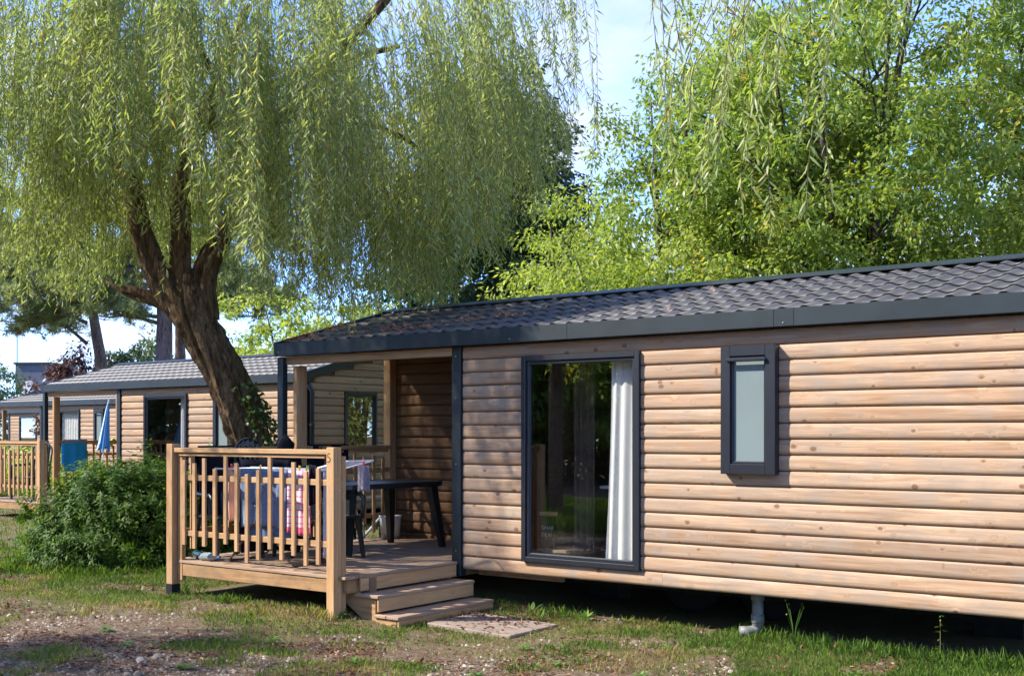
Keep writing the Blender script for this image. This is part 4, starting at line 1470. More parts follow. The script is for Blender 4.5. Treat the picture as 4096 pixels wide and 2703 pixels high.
D = np.stack([np.cos(az) * .7, np.sin(az) * .7, -np.ones(nl) * rng.uniform(.35, 1.3, nl)], 1)
ctone = np.mod(np.concatenate([_c[okm][:, 0] * 173.3 + _c[okm][:, 1] * 91.7, rng.random(ns - int(okm.sum()))]), 1.0)
srnd = (.6 * ctone + .4 * rng.uniform(0, 1, ns))[sid]
rv = np.clip(.02 + .75 * srnd + rng.normal(0, .12, nl), 0, .985)
rv[rng.random(nl) < .006] = 1
leaves('crown', P, D, rng.uniform(.07, .135, nl), rng.uniform(.014, .023, nl), M['willow_leaf'], rv, wil, .2, 1, .10)
# twigs of the strands
TT = np.linspace(0, 1, 5)
V, Fc = [], []
cen = [pos(np.arange(ns), np.full(ns, t_)) for t_ in TT]
wv = .0022
off = np.array([.802, .597, 0]) * wv
V = np.stack([c_ + s_ * off for c_ in cen for s_ in (-1, 1)], 1).reshape(-1, 3)
b = np.arange(ns)[:, None] * 10
Fc = np.concatenate([b + [2 * i, 2 * i + 1, 2 * i + 3, 2 * i + 2] for i in range(4)], 1).reshape(-1, 4)
tw = np_mesh('twigs', V, Fc, M['twig'], parent=wil)

# ivy on the willow's foot
def ivy_points(n):
    T = rng.uniform(0, 1, n) ** 1.2
    tp = np.array(trunk_pts)
    tt = T * 4.2
    i = np.minimum(tt.astype(int), 5)
    f_ = (tt - i)[:, None]
    c_ = tp[i] * (1 - f_) + tp[i + 1] * f_
    r_ = np.interp(tt, range(8), [.46, .38, .325, .30, .29, .28, .31, .23])
    a_ = rng.uniform(0, 2 * PI, n)
    keep = np.ones(n, bool)
    uu = np.cos(a_); dd = np.sin(a_)
    # ivy favours the right-hand flank and the lower left
    keep &= (uu > .35) | (T < .35) | ((uu < -.75) & (T < .6))
    q = c_ + np.stack([.802 * uu - .598 * dd, .597 * uu + .802 * dd, np.zeros(n)], 1) * (r_ * 1.12)[:, None]
    nrm = np.stack([.802 * uu - .598 * dd, .597 * uu + .802 * dd, np.zeros(n)], 1)
    return q[keep], nrm[keep]
ip, inr = ivy_points(3600)
io = leaves('ivy', ip + rng.normal(0, .025, ip.shape), inr * .5 + np.array([0, 0, -.6]) + rng.normal(0, .4, ip.shape), rng.uniform(.04, .075, len(ip)), rng.uniform(.035, .055, len(ip)), M['ivy_leaf'], rng.random(len(ip)), None)
tag(io, 'ivy climbing the foot of the leaning willow trunk', 'ivy')

# --- generic broadleaf tree from many clumps
def broadleaf(name, label, cat, u, d, h, r, base, nclump, per, leaf, mat, bark='bark3', stems=4, group=None, squash=1.0, droop=.4, seed=0, clr=.42, lowfill=1.0, stemr=.09, wide=None, tone=.5, shell=.45):
    r0 = np.random.default_rng(seed)
    root = thing(name, label, cat, cw_(u, d, 0), 0, group)
    # clumps in an uneven ovoid
    c_ = unit(r0.normal(size=(nclump, 3))) * (r0.uniform(0, 1, nclump) ** shell)[:, None]
    lob = 1 + .24 * (vnoise(c_[:, 0] * 1.6 + 5, c_[:, 2] * 1.6 + c_[:, 1] + 5, 1, seed) - .5) * 2
    hz = (h - base) / 2
    wd = wide or r
    C = np.stack([c_[:, 0] * r * lob, c_[:, 1] * wd * lob, base + hz + c_[:, 2] * hz * lob], 1)
    # rotate so that r lies across the view
    X = .802 * C[:, 0] - .598 * C[:, 1]
    Y = .597 * C[:, 0] + .802 * C[:, 1]
    C = np.stack([X, Y, C[:, 2]], 1)
    n = nclump * per
    ci = np.repeat(np.arange(nclump), per)
    o_ = unit(r0.normal(size=(n, 3))) * (r0.uniform(0, 1, n) ** .5)[:, None] * clr * r0.uniform(.6, 1.3, nclump)[ci][:, None]
    o_[:, 2] *= .6
    P = C[ci] + o_
    D = o_ / clr + r0.normal(0, .45, (n, 3)) + np.array([0, 0, -droop])
    tone_ = r0.uniform(-.18, .18, nclump)[ci]
    rv = np.clip(tone + tone_ + r0.normal(0, .2, n), 0, .97)
    ye = r0.random(nclump)[ci]
    rv = np.where((ye > .93) & (r0.random(n) < .4), .98, rv)
    hint = unit(np.stack([r0.normal(0, .5, n), r0.normal(0, .5, n), np.ones(n)], 1))
    leaves('crown', P, D, r0.uniform(.7, 1.3, n) * leaf[0], r0.uniform(.7, 1.25, n) * leaf[1], mat, rv, root, .22, 1, .12, side_hint=hint)
    # stems and limbs towards a choice of clumps
    m = MB()
    lm = MB()
    for k in range(stems):
        a_ = 2 * PI * k / stems + r0.uniform(-.4, .4)
        b0 = Vector((.12 * math.cos(a_), .12 * math.sin(a_), -.1)) if stems > 1 else Vector((0, 0, -.1))
        tip = Vector((math.cos(a_) * r * .45, math.sin(a_) * wd * .45, h * .86))
        if stems == 1:
            tip = Vector((.1, .1, h * .8))
        mid = b0.lerp(tip, .5) + Vector((r0.uniform(-.15, .15), r0.uniform(-.15, .15), .4))
        m.tube([b0, b0.lerp(mid, .5) + Vector((0, 0, .2)), mid, mid.lerp(tip, .5), tip], [stemr, stemr * .85, stemr * .65, stemr * .4, stemr * .12], 8)
        for q in range(9):
            j = r0.integers(0, nclump)
            c2 = Vector(C[j])
            f_ = min(.9, max(.2, (c2.z - .6) / h))
            s0 = (b0.lerp(mid, f_ * 2) if f_ < .5 else mid.lerp(tip, f_ * 2 - 1))
            lm.tube([s0, s0.lerp(c2, .5) + Vector((0, 0, .15)), c2], [stemr * .32, stemr * .2, .008], 5)
    m.build('trunk', M[bark], root, smooth=True)
    lm.build('limbs', M[bark], root, smooth=True)
    return root
gR = 'broadleaf trees behind the nearest cabin'
broadleaf('maple_tree', 'tall yellow-green tree with dark stems above the narrow window', 'tree', 5.0, 17.4, 10.2, 2.8, 1.6, 640, 104, (.10, .046), M['maple_leaf'], seed=31, stems=7, group=gR, stemr=.075)
broadleaf('maple_tree', 'yellow-green tree at the right edge above the roof', 'tree', 8.6, 17.2, 9.2, 2.7, 1.6, 480, 100, (.10, .046), M['maple_leaf'], seed=32, stems=6, group=gR, stemr=.07, tone=.6)
broadleaf('maple_tree', 'bright green tree above the tall window, beside the sky gap', 'tree', 3.0, 18.5, 8.3, 1.75, 1.5, 380, 96, (.10, .045), M['maple_leaf'], seed=33, stems=4, group=gR, tone=.42)
broadleaf('maple_tree', 'sunny low tree behind the roof, left of the sky gap', 'tree', 1.35, 20.5, 6.2, 1.5, 1.2, 260, 72, (.105, .045), M['lime_leaf'], seed=34, stems=3, group=gR)
broadleaf('elder_shrub', 'pale lime shrub just above the roof ridge over the tall window', 'shrub', 1.9, 17.0, 4.5, 1.9, 1.0, 280, 68, (.095, .042), M['lime_leaf'], seed=35, stems=3, group=gR, tone=.45)
broadleaf('lime_tree', 'fresh green tree in the second row above the narrow window', 'tree', 6.2, 25, 10.8, 3.4, 1.6, 460, 46, (.18, .09), M['lime_leaf'], seed=131, stems=3, group=gR)
broadleaf('lime_tree', 'fresh green tree in the second row at the far right', 'tree', 11.5, 26, 10.0, 3.4, 1.6, 380, 46, (.18, .09), M['lime_leaf'], seed=132, stems=3, group=gR)
broadleaf('oak_tree', 'dark green oak between the willow curtain and the sunny trees', 'tree', -.25, 25.5, 10.0, 2.5, 1.2, 460, 80, (.16, .09), M['oak_leaf'], seed=36, stems=1, stemr=.25, clr=.5)
broadleaf('ash_tree', 'pale green tree rising behind the second cabin\'s gable', 'tree', -5.2, 29, 5.4, 2.6, 1.0, 300, 75, (.14, .06), M['lime_leaf'], seed=37, stems=3)
broadleaf('ash_tree', 'grey-green tree low behind the willow curtain over the ridge', 'tree', -2.9, 31, 6.8, 2.0, 1.0, 200, 75, (.14, .06), M['grey_leaf'], seed=38, stems=3)
broadleaf('purple_shrub', 'purple-leaved shrub behind the second cabin\'s roof', 'shrub', -16.6, 44, 5.0, 1.7, .6, 160, 70, (.17, .09), M['purple_leaf'], seed=39, stems=3)
broadleaf('grey_bush', 'grey-green bush at the left edge beneath the antenna building', 'bush', -26.4, 55, 5.3, 2.6, .2, 320, 80, (.20, .09), M['grey_leaf'], seed=40, stems=3, clr=.55)
broadleaf('grey_bush', 'soft grey-green bush beside the purple shrub under the pine', 'bush', -14.2, 44.5, 5.4, 2.0, .5, 180, 70, (.2, .09), M['grey_leaf'], seed=41, stems=3)
broadleaf('garden_shrub', 'sunlit shrub behind the second cabin\'s picket railing', 'shrub', -13.4, 29, 1.35, 2.6, 0, 160, 60, (.12, .05), M['lime_leaf'], seed=42, stems=3, squash=.6)
broadleaf('garden_shrub', 'sunlit shrub behind the nearest railing beside the willow foot', 'shrub', -4.05, 16.6, 1.25, .9, 0, 110, 60, (.09, .045), M['weed_leaf'], seed=43, stems=3, clr=.25)
broadleaf('garden_shrub', 'dark shrub below the bicycle at the porch end', 'shrub', -1.2, 19.5, .8, .8, 0, 70, 50, (.09, .04), M['bush_leaf'], seed=44, stems=3, clr=.25)
# trees over the lane, behind the camera: seen in the tall window, and they shade the gravel
gB = 'trees across the lane'
lane_tree_at = [(-12.4, 4.6, 8.0, 2.4, 2.8, 240, 5), (-10.5, 6.9, 7.0, 1.8, 3.0, 70, 6), (-24.3, 2.5, 7.0, 2.6, .4, 280, 7), (-28.0, 5.9, 7.0, 2.8, .3, 280, 8), (-20.8, .54, 7.0, 2.6, .4, 280, 9), (-17.9, -2.25, 7.0, 2.6, .4, 280, 10), (-14.4, -4.2, 7.0, 2.6, .4, 260, 11)]
lane_lab = ['leafy tree out of view to the left, its shade on the gravel', 'smaller leafy tree out of view left, its shade on the grass', 'dense lane tree reflected at the left of the windows',
            'dense lane tree mirrored low in the second cabin window', 'round lane tree far off to the left of the bush', 'lane tree whose reflection fills the middle of the tall window', 'lane tree reflected at the right edge of the tall window']
for i, (u_, d_, h_, r_, b_, nc_, sd_) in enumerate(lane_tree_at):
    broadleaf('lane_tree', lane_lab[i], 'tree', u_, d_, h_, r_, b_, nc_, 70, (.17, .08), M['maple_leaf'] if i % 2 == 0 else M['bush_leaf'] if i > 1 else M['maple_leaf'], seed=50 + sd_, stems=1, stemr=.16, group=gB, clr=.5)

# a wood beyond the lane closes the view behind the camera (it shows in the windows)
nw = 85000
x = rng.uniform(-100, 4, nw); y = -16.5 + rng.uniform(-1.6, 1.6, nw) + 1.0 * np.sin(x * .5); z = rng.uniform(0, 1, nw) ** .9 * (9.0 + 1.5 * np.sin(x * .8))
o = leaves('wood', np.stack([x, y, z], 1), rng.normal(size=(nw, 3)) + np.array([0, 0, -.4]), rng.uniform(.4, .75, nw), rng.uniform(.26, .45, nw), M['oak_leaf'], rng.random(nw), None, .2, 1, .1)
tag(o, 'dark wood on the far side of the lane, mirrored in the windows', 'wood', kind='stuff')
# --- pines
def pine(label, u, d, h, trunk_r, branches, seed, lean=0.0):
    h, trunk_r, lean = h * 1.3, trunk_r * 1.15, lean * 1.3
    branches = [tuple(q * 1.3 for q in b_) for b_ in branches]
    r0 = np.random.default_rng(seed)
    root = thing('pine_tree', label, 'tree', cw_(u, d, 0), 0, 'pines behind the second cabin')
    rough_tube([(0, 0, -.2), (0, 0, h * .3), (lean * .4, 0, h * .6), (lean, 0, h)], [trunk_r * 1.1, trunk_r, trunk_r * .8, trunk_r * .4], 28, .14, seed, 12).build('trunk', M['bark2'], root, smooth=True)
    lm = MB()
    tp = []
    for (du, dd, z0_, z1_) in branches:
        a_ = Vector((lean * .5, 0, z0_))
        b_ = Vector((.802 * du - .598 * dd, .597 * du + .802 * dd, z1_))
        c_ = a_.lerp(b_, .5) + Vector((0, 0, .25 * r0.uniform(-1, 1.4)))
        ln = (b_ - a_).length
        lm.tube([a_, a_.lerp(c_, .5) + Vector((0, 0, .18 * r0.uniform(-1, 1))), c_, c_.lerp(b_, .5) + Vector((0, 0, .2 * r0.uniform(-1, 1))), b_], [.075, .06, .045, .03, .015], 7)
        for k in range(int(14 + ln * 8)):
            f_ = r0.uniform(.3, 1.05)
            s0 = a_.lerp(c_, min(1, f_ * 2)) if f_ < .5 else c_.lerp(b_, f_ * 2 - 1)
            e = s0 + Vector((r0.uniform(-.8, .8), r0.uniform(-.8, .8), r0.uniform(-.2, .6)))
            lm.tube([s0, s0.lerp(e, .5) + Vector((0, 0, -.06)), e], [.022, .014, .006], 4)
            for q in range(5):
                tp.append(s0.lerp(e, .35 + .17 * q) + Vector(tuple(r0.normal(0, .13, 3))))
    lm.build('limbs', M['bark2'], root, smooth=True)
    tp = np.array([tuple(p) for p in tp])
    per = 26
    ci = np.repeat(np.arange(len(tp)), per)
    n = len(ci)
    dirs = unit(r0.normal(size=(n, 3)) + np.array([0, 0, .35]))
    tone_ = r0.uniform(.1, .8, len(tp))[ci]
    dead = (r0.random(len(tp)) < .022)[ci]
    rv = np.where(dead, 1.0, np.clip(tone_ + r0.normal(0, .1, n), 0, .95))
    leaves('needles', tp[ci], dirs, r0.uniform(.16, .30, n), .024, M['needle'], rv, root, .1, 1, .05)
    return root
pb = [(-6.2, .2, 5.4, 4.7), (-5.2, -.5, 5.7, 4.1), (-6.6, .6, 5.2, 6.0), (-4.0, .6, 5.1, 3.9), (-5.6, 0, 5.6, 6.8), (-6.8, -.3, 5.8, 5.4), (2.6, .3, 4.6, 4.3), (3.6, -.2, 5.0, 4.6), (-3.2, .4, 4.0, 5.2), (-3.6, .4, 5.0, 6.2), (-3.0, -.5, 4.6, 5.0), (-4.6, .2, 5.4, 5.6), (-2.4, .6, 4.4, 4.6), (-1.6, -.4, 4.2, 4.2), (2.2, .2, 5.4, 5.0), (1.4, -.4, 5.2, 6.2), (3.0, .5, 5.8, 4.8), (-2, .3, 6, 7.4), (2, .3, 6.4, 7.6), (-4.4, -.6, 6.4, 7.2), (.6, -.8, 6, 7), (-1.2, -.6, 5.4, 5.9), (-5.4, .5, 6.0, 6.0), (-3.4, .2, 5.6, 4.2)]
pine('thick-trunked pine beside the willow trunk, rusty dead tufts in its crown', -11.55, 38.0, 9.5, .24, pb, 71)
pine('slimmer pine immediately right of the thick-trunked pine', -11.6, 40.0, 9.5, .16, [(1.6, .2, 6.4, 5.6), (-1.2, .4, 6.2, 6.6), (2.4, -.3, 7, 6.6), (-1.5, 0, 7, 8), (1.4, 0, 7.4, 8.4)], 72)
pine('pine with a slanting dark trunk above the purple shrub', -15.0, 42, 8.5, .19, [(-3.0, .2, 4.4, 5.6), (-1.8, .4, 3.8, 4.6), (-4.2, -.3, 5.2, 6.0), (-1.5, 0, 6, 7), (1.4, 0, 5.4, 6.4), (-5.0, .1, 5.5, 6.9)], 73, lean=-1.6)

# --- the laurel-like bush by the terrace
def bush(u, d, ru, rd, h, n, seed):
    r0 = np.random.default_rng(seed)
    root = thing('garden_bush', 'dense leafy green bush growing beside the nearest terrace', 'bush', cw_(u, d, 0))
    ns_ = 2300
    q = unit(r0.normal(size=(ns_, 3)))
    q[:, 2] = np.abs(q[:, 2])
    rad = (r0.uniform(.70, 1.0, ns_) + np.where(r0.random(ns_) < .06, r0.uniform(0, .2, ns_), 0)) * (1 + .20 * (vnoise(q[:, 0] * 2 + 4, q[:, 2] * 2 + q[:, 1] * 2 + 4, 1.3, 4) - .5) * 2)
    C = q * rad[:, None] * np.array([ru, rd, h * .93])
    C[:, 2] = np.maximum(C[:, 2], .06) + .04
    # bulge low so that the bush sits wide on the ground
    outl = np.stack([.802 * C[:, 0] - .598 * C[:, 1], .597 * C[:, 0] + .802 * C[:, 1], C[:, 2]], 1)
    per = n // ns_
    ci = np.repeat(np.arange(ns_), per)
    k = np.tile(np.arange(per), ns_)
    shoot = unit(outl / np.array([1, 1, 1]) + np.array([0, 0, .35]) + r0.normal(0, .35, (ns_, 3)))
    P = outl[ci] + shoot[ci] * (k[:, None] / per * .20 - .06) + r0.normal(0, .012, (len(ci), 3))
    az_ = k * 2.4 + r0.uniform(0, 6, ns_)[ci]
    s1 = unit(np.cross(shoot, [0, 0, 1.0]))[ci]
    s2 = np.cross(shoot[ci], s1)
    D = shoot[ci] * .35 + s1 * np.cos(az_)[:, None] + s2 * np.sin(az_)[:, None] + np.array([0, 0, -.12])
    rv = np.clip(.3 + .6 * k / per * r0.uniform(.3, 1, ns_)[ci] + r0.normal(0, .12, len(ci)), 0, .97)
    hint = unit(shoot[ci] + r0.normal(0, .3, (len(ci), 3)))
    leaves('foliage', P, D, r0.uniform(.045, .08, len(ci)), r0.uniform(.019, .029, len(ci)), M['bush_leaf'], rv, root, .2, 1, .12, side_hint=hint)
    m = MB()
    for k in range(26):
        j = r0.integers(0, ns_)
        a_ = Vector((r0.uniform(-.3, .3), r0.uniform(-.3, .3), -.05))
        b_ = Vector(outl[j]) * .92
        m.tube([a_, a_.lerp(b_, .5) + Vector((0, 0, .12)), b_], [.014, .010, .004], 5)
    m.build('stems', M['bark3'], root)
    return root
bush(-4.75, 14.2, 1.28, 1.0, 1.48, 51000, 81)
bush2 = None

# ------------------------------------------------------------------ grass, gravel, litter, weeds
def scatter_view(n, dmin, dmax, pw=1.0, umax=1.12):
    n = int(n * 1.42)
    d_ = dmin + (dmax - dmin) * rng.random(n) ** pw
    u_ = rng.uniform(-1, .85, n) * .447 * umax * 1.6 * d_
    return .802 * u_ - .598 * d_, .597 * u_ + .802 * d_
def under_cabin(x, y):
    return ((x > -7.3) & (x < -1.3) & (y > 9.05) & (y < 12.4)) | ((x > -9.65) & (x <= -7.1) & (y > 7.35) & (y < 12.4)) | ((x > -7.45) & (x < -6.7) & (y > 7.3) & (y < 8.75)) | ((x > -6.64) & (x < -5.68) & (y > 7.6) & (y < 8.36))
def blades(name, n, dmin, dmax, pw, hgt, label, tall=None, seed=0):
    x, y = scatter_view(n, dmin, dmax, pw)
    n = len(x)
    cv = grass_cover(x, y)
    patch = fbm(x, y, 5, 9, 2)
    uu_, dd_ = side(x, y)
    lush = np.maximum(sstep(.8, 2.4, uu_), sstep(10.3, 12.5, dd_))
    keep = (rng.random(n) < cv * (.02 + .45 * lush + 1.35 * patch ** 1.4)) & ~under_cabin(x, y)
    if tall is not None:
        keep = tall(x, y) & ~under_cabin(x, y)
    x, y = x[keep], y[keep]
    n = len(x)
    cv = cv[keep]
    z = ground_z(x, y)
    h_ = hgt * rng.uniform(.4, 1.3, n) * (.45 + .75 * fbm(x, y, 1.2, 5, 3))
    D = np.stack([rng.normal(0, .45, n), rng.normal(0, .45, n), np.ones(n)], 1)
    uu_, dd_ = side(x, y)
    dry = fbm(x, y, 1.5, 15, 3) - .13 * np.maximum(sstep(.8, 2.4, uu_), sstep(10.5, 12.5, dd_))
    rv = np.clip(.42 + 1.9 * (dry - .5) + rng.normal(0, .16, n), 0, 1)
    o = leaves(name, np.stack([x, y, z - .004], 1), D, h_, np.clip(h_ * .11, .003, .008), M['grass_blade'], rv, None, .1, 1, .28)
    tag(o, label, 'grass', kind='stuff')
    return o
blades('grass', 330000, 7.2, 16, 1.25, .062, 'short patchy grass around the gravel and cabins')
blades('grass', 60000, 16, 40, 1.2, .10, 'sunlit lawn beyond the willow and the bush')
def tall_at(x, y):
    # tufts along the cabin's drip line, terrace edge and beside the bush
    q = fbm(x, y, 2.2, 21, 3)
    a = (x > -6.6) & (x < -1.5) & (np.abs(y - 8.88) < .10 + .3 * q) & (q > .47) & (rng.random(len(x)) < .45)
    b = (x > -9.7) & (x < -7.2) & (np.abs(y - 7.22) < .22) & (q > .5)
    u_, d_ = side(x, y)
    c = (((u_ + 4.85) / 1.5) ** 2 + ((d_ - 14.2) / 1.25) ** 2 < 1.15) & (d_ < 14) & (q > .35)
    return a | b | c
blades('tall_grass', 150000, 7.4, 15, 1.0, .12, 'longer grass tufts at the foot of the cabin, terrace and bush', tall_at)

# lit lane verge seen in the window's reflection
x = rng.uniform(-22, -7, 36000)
y = rng.uniform(-4.5, 2.5, 36000)
n = len(x)
o = leaves('grass', np.stack([x, y, ground_z(x, y)], 1), np.stack([rng.normal(0, .35, n), rng.normal(0, .35, n), np.ones(n)], 1), rng.uniform(.1, .28, n), .009, M['grass_blade'], np.clip(rng.normal(.25, .15, n), 0, 1), None, .1, 1, .25)
tag(o, 'tall bright verge grass across the lane, reflected in the window', 'grass', kind='stuff')

def pebbles(n, dmin, dmax, size, seed):
    x, y = scatter_view(n, dmin, dmax, 1.2)
    n = len(x)
    cv = grass_cover(x, y)
    keep = (rng.random(n) < .85 * (1 - cv) ** 1.3 * (.15 + 1.3 * sstep(.38, .6, fbm(x, y, 1.9, 6, 3))) + .02) & ~under_cabin(x, y)
    x, y = x[keep], y[keep]
    n = len(x)
    z = ground_z(x, y)
    base = np.array([(1, 0, 0), (.4, .9, 0), (-.6, .75, 0), (-1, -.05, 0), (-.45, -.85, 0), (.6, -.8, 0), (.5, .1, .55), (-.35, .35, .6), (-.1, -.45, .5)], float)
    fc = np.array([(0, 1, 6), (1, 7, 6), (1, 2, 7), (2, 3, 7), (3, 8, 7), (3, 4, 8), (4, 5, 8), (5, 6, 8), (5, 0, 6), (6, 7, 8)])
    s_ = size * np.exp(rng.normal(0, .38, n))
    a_ = rng.uniform(0, 2 * PI, n)
    ca, sa = np.cos(a_), np.sin(a_)
    B = base[None] * (1 + rng.normal(0, .13, (n, 9, 3)))
    B[:, :, 1] *= rng.uniform(.55, 1, n)[:, None]
    X = (B[:, :, 0] * ca[:, None] - B[:, :, 1] * sa[:, None]) * s_[:, None] + x[:, None]
    Y = (B[:, :, 0] * sa[:, None] + B[:, :, 1] * ca[:, None]) * s_[:, None] + y[:, None]
    Z = B[:, :, 2] * s_[:, None] + z[:, None] - .001
    V = np.stack([X, Y, Z], 2).reshape(-1, 3)
    Fc = (np.arange(n)[:, None, None] * 9 + fc[None]).reshape(-1, 3)
    return np_mesh('gravel', V, Fc, M['pebble'], np.repeat(rng.random(n), 9))
o = pebbles(26000, 6.5, 12.5, .0115, 1)
tag(o, 'pale gravel chips scattered over the bare ground', 'gravel', kind='stuff')
o = pebbles(700, 7.2, 11.5, .024, 2)
tag(o, 'larger pale stones lying among the gravel chips', 'gravel', kind='stuff')

# fallen leaves on the ground
x, y = scatter_view(46000, 7, 13, 1.1)
q = fbm(x, y, 1.3, 31, 3)
x_ = x
near = np.exp(-((x + 6.4) ** 2 + (y - 8.5) ** 2) / .5) * .9
keep = (rng.random(len(x)) < .12 + 1.3 * sstep(.48, .66, q) * (1 - .6 * grass_cover(x, y)) + near) & ~((x > -9.65) & (x < -7.2) & (y > 7.3)) & ~((y > 9.1) & (x > -9.6))
x, y = x[keep], y[keep]
n = len(x)
D = np.stack([rng.normal(size=n), rng.normal(size=n), rng.normal(0, .25, n)], 1)
hint = unit(np.stack([rng.normal(0, .3, n), rng.normal(0, .3, n), np.ones(n)], 1))
zl = ground_z(x, y) + .012
on = (x > -6.62) & (x < -5.7) & (y > 7.62) & (y < 8.34)
o = leaves('fallen_leaves', np.stack([x, y, zl + np.where(on, .03, 0)], 1), D, rng.uniform(.035, .075, n), rng.uniform(.013, .027, n), M['litter'], np.clip(rng.beta(1.6, 2.6, n), 0, 1), None, .35, 1, .2, side_hint=hint)
tag(o, 'reddish-brown fallen leaves on the ground', 'fallen leaves', kind='stuff')
# fallen leaves on the roof of the nearest cabin
def roof_pt(X, s_):
    t_ = ((X - CAB1[0] - (8.3 - int(8.32 / PITCH) * PITCH) / 2) / PITCH) % 1
    hh = np.array([wave(v_) for v_ in t_])
    r_ = (s_ % TL) / TL
    o_ = hh + .016 * (1 - r_) + .006
    return np.stack([X, CAB1[1] + SLOPE_Y0 + s_ * math.cos(SA) - o_ * math.sin(SA), SLOPE_Z0 + s_ * math.sin(SA) + o_ * math.cos(SA)], 1)
xs, ss = [], []
for (cx, cs, sx, s2, k) in ((-8.55, .30, .16, .04, 14), (-8.25, .38, .15, .04, 20), (-7.9, .33, .2, .04, 26), (-7.35, .62, .2, .04, 20), (-7.0, .66, .2, .05, 25), (-9.1, .10, .2, .03, 16), (-7.6, 1.0, .5, .15, 8), (-6.5, .8, 1.5, .5, 12)):
    xs.append(rng.normal(cx, sx, k)); ss.append(np.clip(rng.normal(cs, s2, k), .03, 1.7))
k = 110
xs.append(np.full(k, -9.625) + rng.uniform(-.01, .035, k)); ss.append(rng.uniform(.03, 1.1, k) ** 1.0)
xs, ss = np.concatenate(xs), np.concatenate(ss)
Pq = roof_pt(xs, ss)
n = len(Pq)
o = leaves('roof_leaf_litter', Pq, np.stack([rng.normal(size=n), rng.normal(size=n), rng.normal(.2, .3, n)], 1), rng.uniform(.04, .08, n), rng.uniform(.018, .03, n), M['roof_litter'], np.clip(rng.beta(3, 2, n), 0, .9), None, .3, 1, .2)
tag(o, 'rusty fallen leaves caught between the tiles of the nearest roof', 'fallen leaves', kind='stuff')

# weeds: low leaf rosettes, each a plant of its own
def rosette(loc, n, ln, wd, label, up=.5, mat='weed_leaf', group=None, name='weed'):
    a_ = np.arange(n) * 2.4 + rng.uniform(0, 6)
    D = np.stack([np.cos(a_), np.sin(a_), rng.uniform(.2, 1.0, n) * up], 1)
    z = float(ground_z(loc[0], loc[1]))
    P = np.array([[loc[0], loc[1], z]]) + D * .008 + np.array([0, 0, 1.0]) * rng.uniform(0, .03, n)[:, None]
    o = leaves(name, P - np.array([loc[0], loc[1], z]), D, ln * rng.uniform(.6, 1.2, n), wd * rng.uniform(.8, 1.2, n), M[mat], rng.random(n), None, .15, 2, .25, side_hint=np.tile(np.array([[0, 0, 1.0]]), (n, 1)))
    o.location = (loc[0], loc[1], z)
    tag(o, label, 'weed', group)
    return o
gW = 'leafy weeds in the gravel'
spots = [(.9, 8.0), (-1.15, 8.35), (-2.3, 8.05), (-2.9, 8.6), (.35, 8.35), (-.25, 7.95), (-3.3, 9.3), (1.7, 7.8), (.1, 9.0), (-1.9, 9.05), (2.4, 8.0), (-.85, 7.75)]
labs = ['leafy weed right of centre in the lower gravel', 'leafy weed in the gravel in front of the numbered post', 'leafy weed in the lower left gravel', 'leafy weed on the left edge of the gravel patch', 'leafy weed below the sandy slabs', 'leafy weed low in the centre of the gravel', 'leafy weed in the grass in front of the bush', 'leafy weed in the grass below the waste pipe', 'leafy weed just left of the sandy slabs', 'leafy weed below the left part of the deck', 'leafy weed in the grass near the bottom right', 'leafy weed at the bottom edge left of centre']
for (u_, d_), lb in zip(spots, labs):
    w_ = cw_(u_, d_, 0)
    rosette(w_, 16, .07, .026, lb, .7, group=gW)
# tall weeds in front of the dark underside
def tall_weed(loc, label, h, n_st, leafy):
    z = float(ground_z(loc[0], loc[1]))
    root = thing('tall_weed', label, 'weed', (loc[0], loc[1], z))
    for k in range(n_st):
        a_ = rng.uniform(0, 6.28)
        sp_ = .0 if n_st == 1 else rng.uniform(.05, .16)
        hh = h * rng.uniform(.65, 1)
        pts = [(0, 0, -.02), (sp_ * .3 * math.cos(a_), sp_ * .3 * math.sin(a_), hh * .5), (sp_ * math.cos(a_), sp_ * math.sin(a_), hh * .9), (sp_ * 1.25 * math.cos(a_), sp_ * 1.25 * math.sin(a_), hh)]
        MB().tube(pts, [.003, .0025, .002, .0015], 5).build('stem', M['grass_blade'] if not leafy else M['twig'], root)
        MB().lathe([(0, -.006), (.005, 0), (0, .008)], 6, pts[-1]).build('seed_head', M['yellow'], root)
    n = 26 if leafy else 10
    a_ = np.arange(n) * 2.4
    zz = np.where(np.arange(n) < 14, rng.uniform(0, .03, n), rng.uniform(.05, h * .8, n)) if leafy else rng.uniform(0, .02, n)
    D = np.stack([np.cos(a_), np.sin(a_), np.full(n, .3)], 1)
    lb = leaves('leaf_blades', np.stack([np.zeros(n), np.zeros(n), zz], 1), D, np.where(zz > .05, .05, .11), np.where(zz > .05, .012, .024), M['weed_leaf'], rng.random(n), root, .15, 2, .4, side_hint=np.tile(np.array([[0, 0, 1.0]]), (n, 1)))
    lb['kind'] = 'stuff'
tall_weed((-3.67, 8.70), 'thin branching dry weed right of the grey waste pipe', .36, 6, False)
tall_weed((-2.55, 8.78), 'single upright leafy weed in front of the dark underside at right', .44, 1, True)
rosette((-5.66, 8.72), 14, .09, .03, 'small bright weed under the edge of the tall window', 1.6)
rosette((-6.28, 8.74), 3, .13, .045, 'single broad-leaved weed right of the bottom step', 3.0)

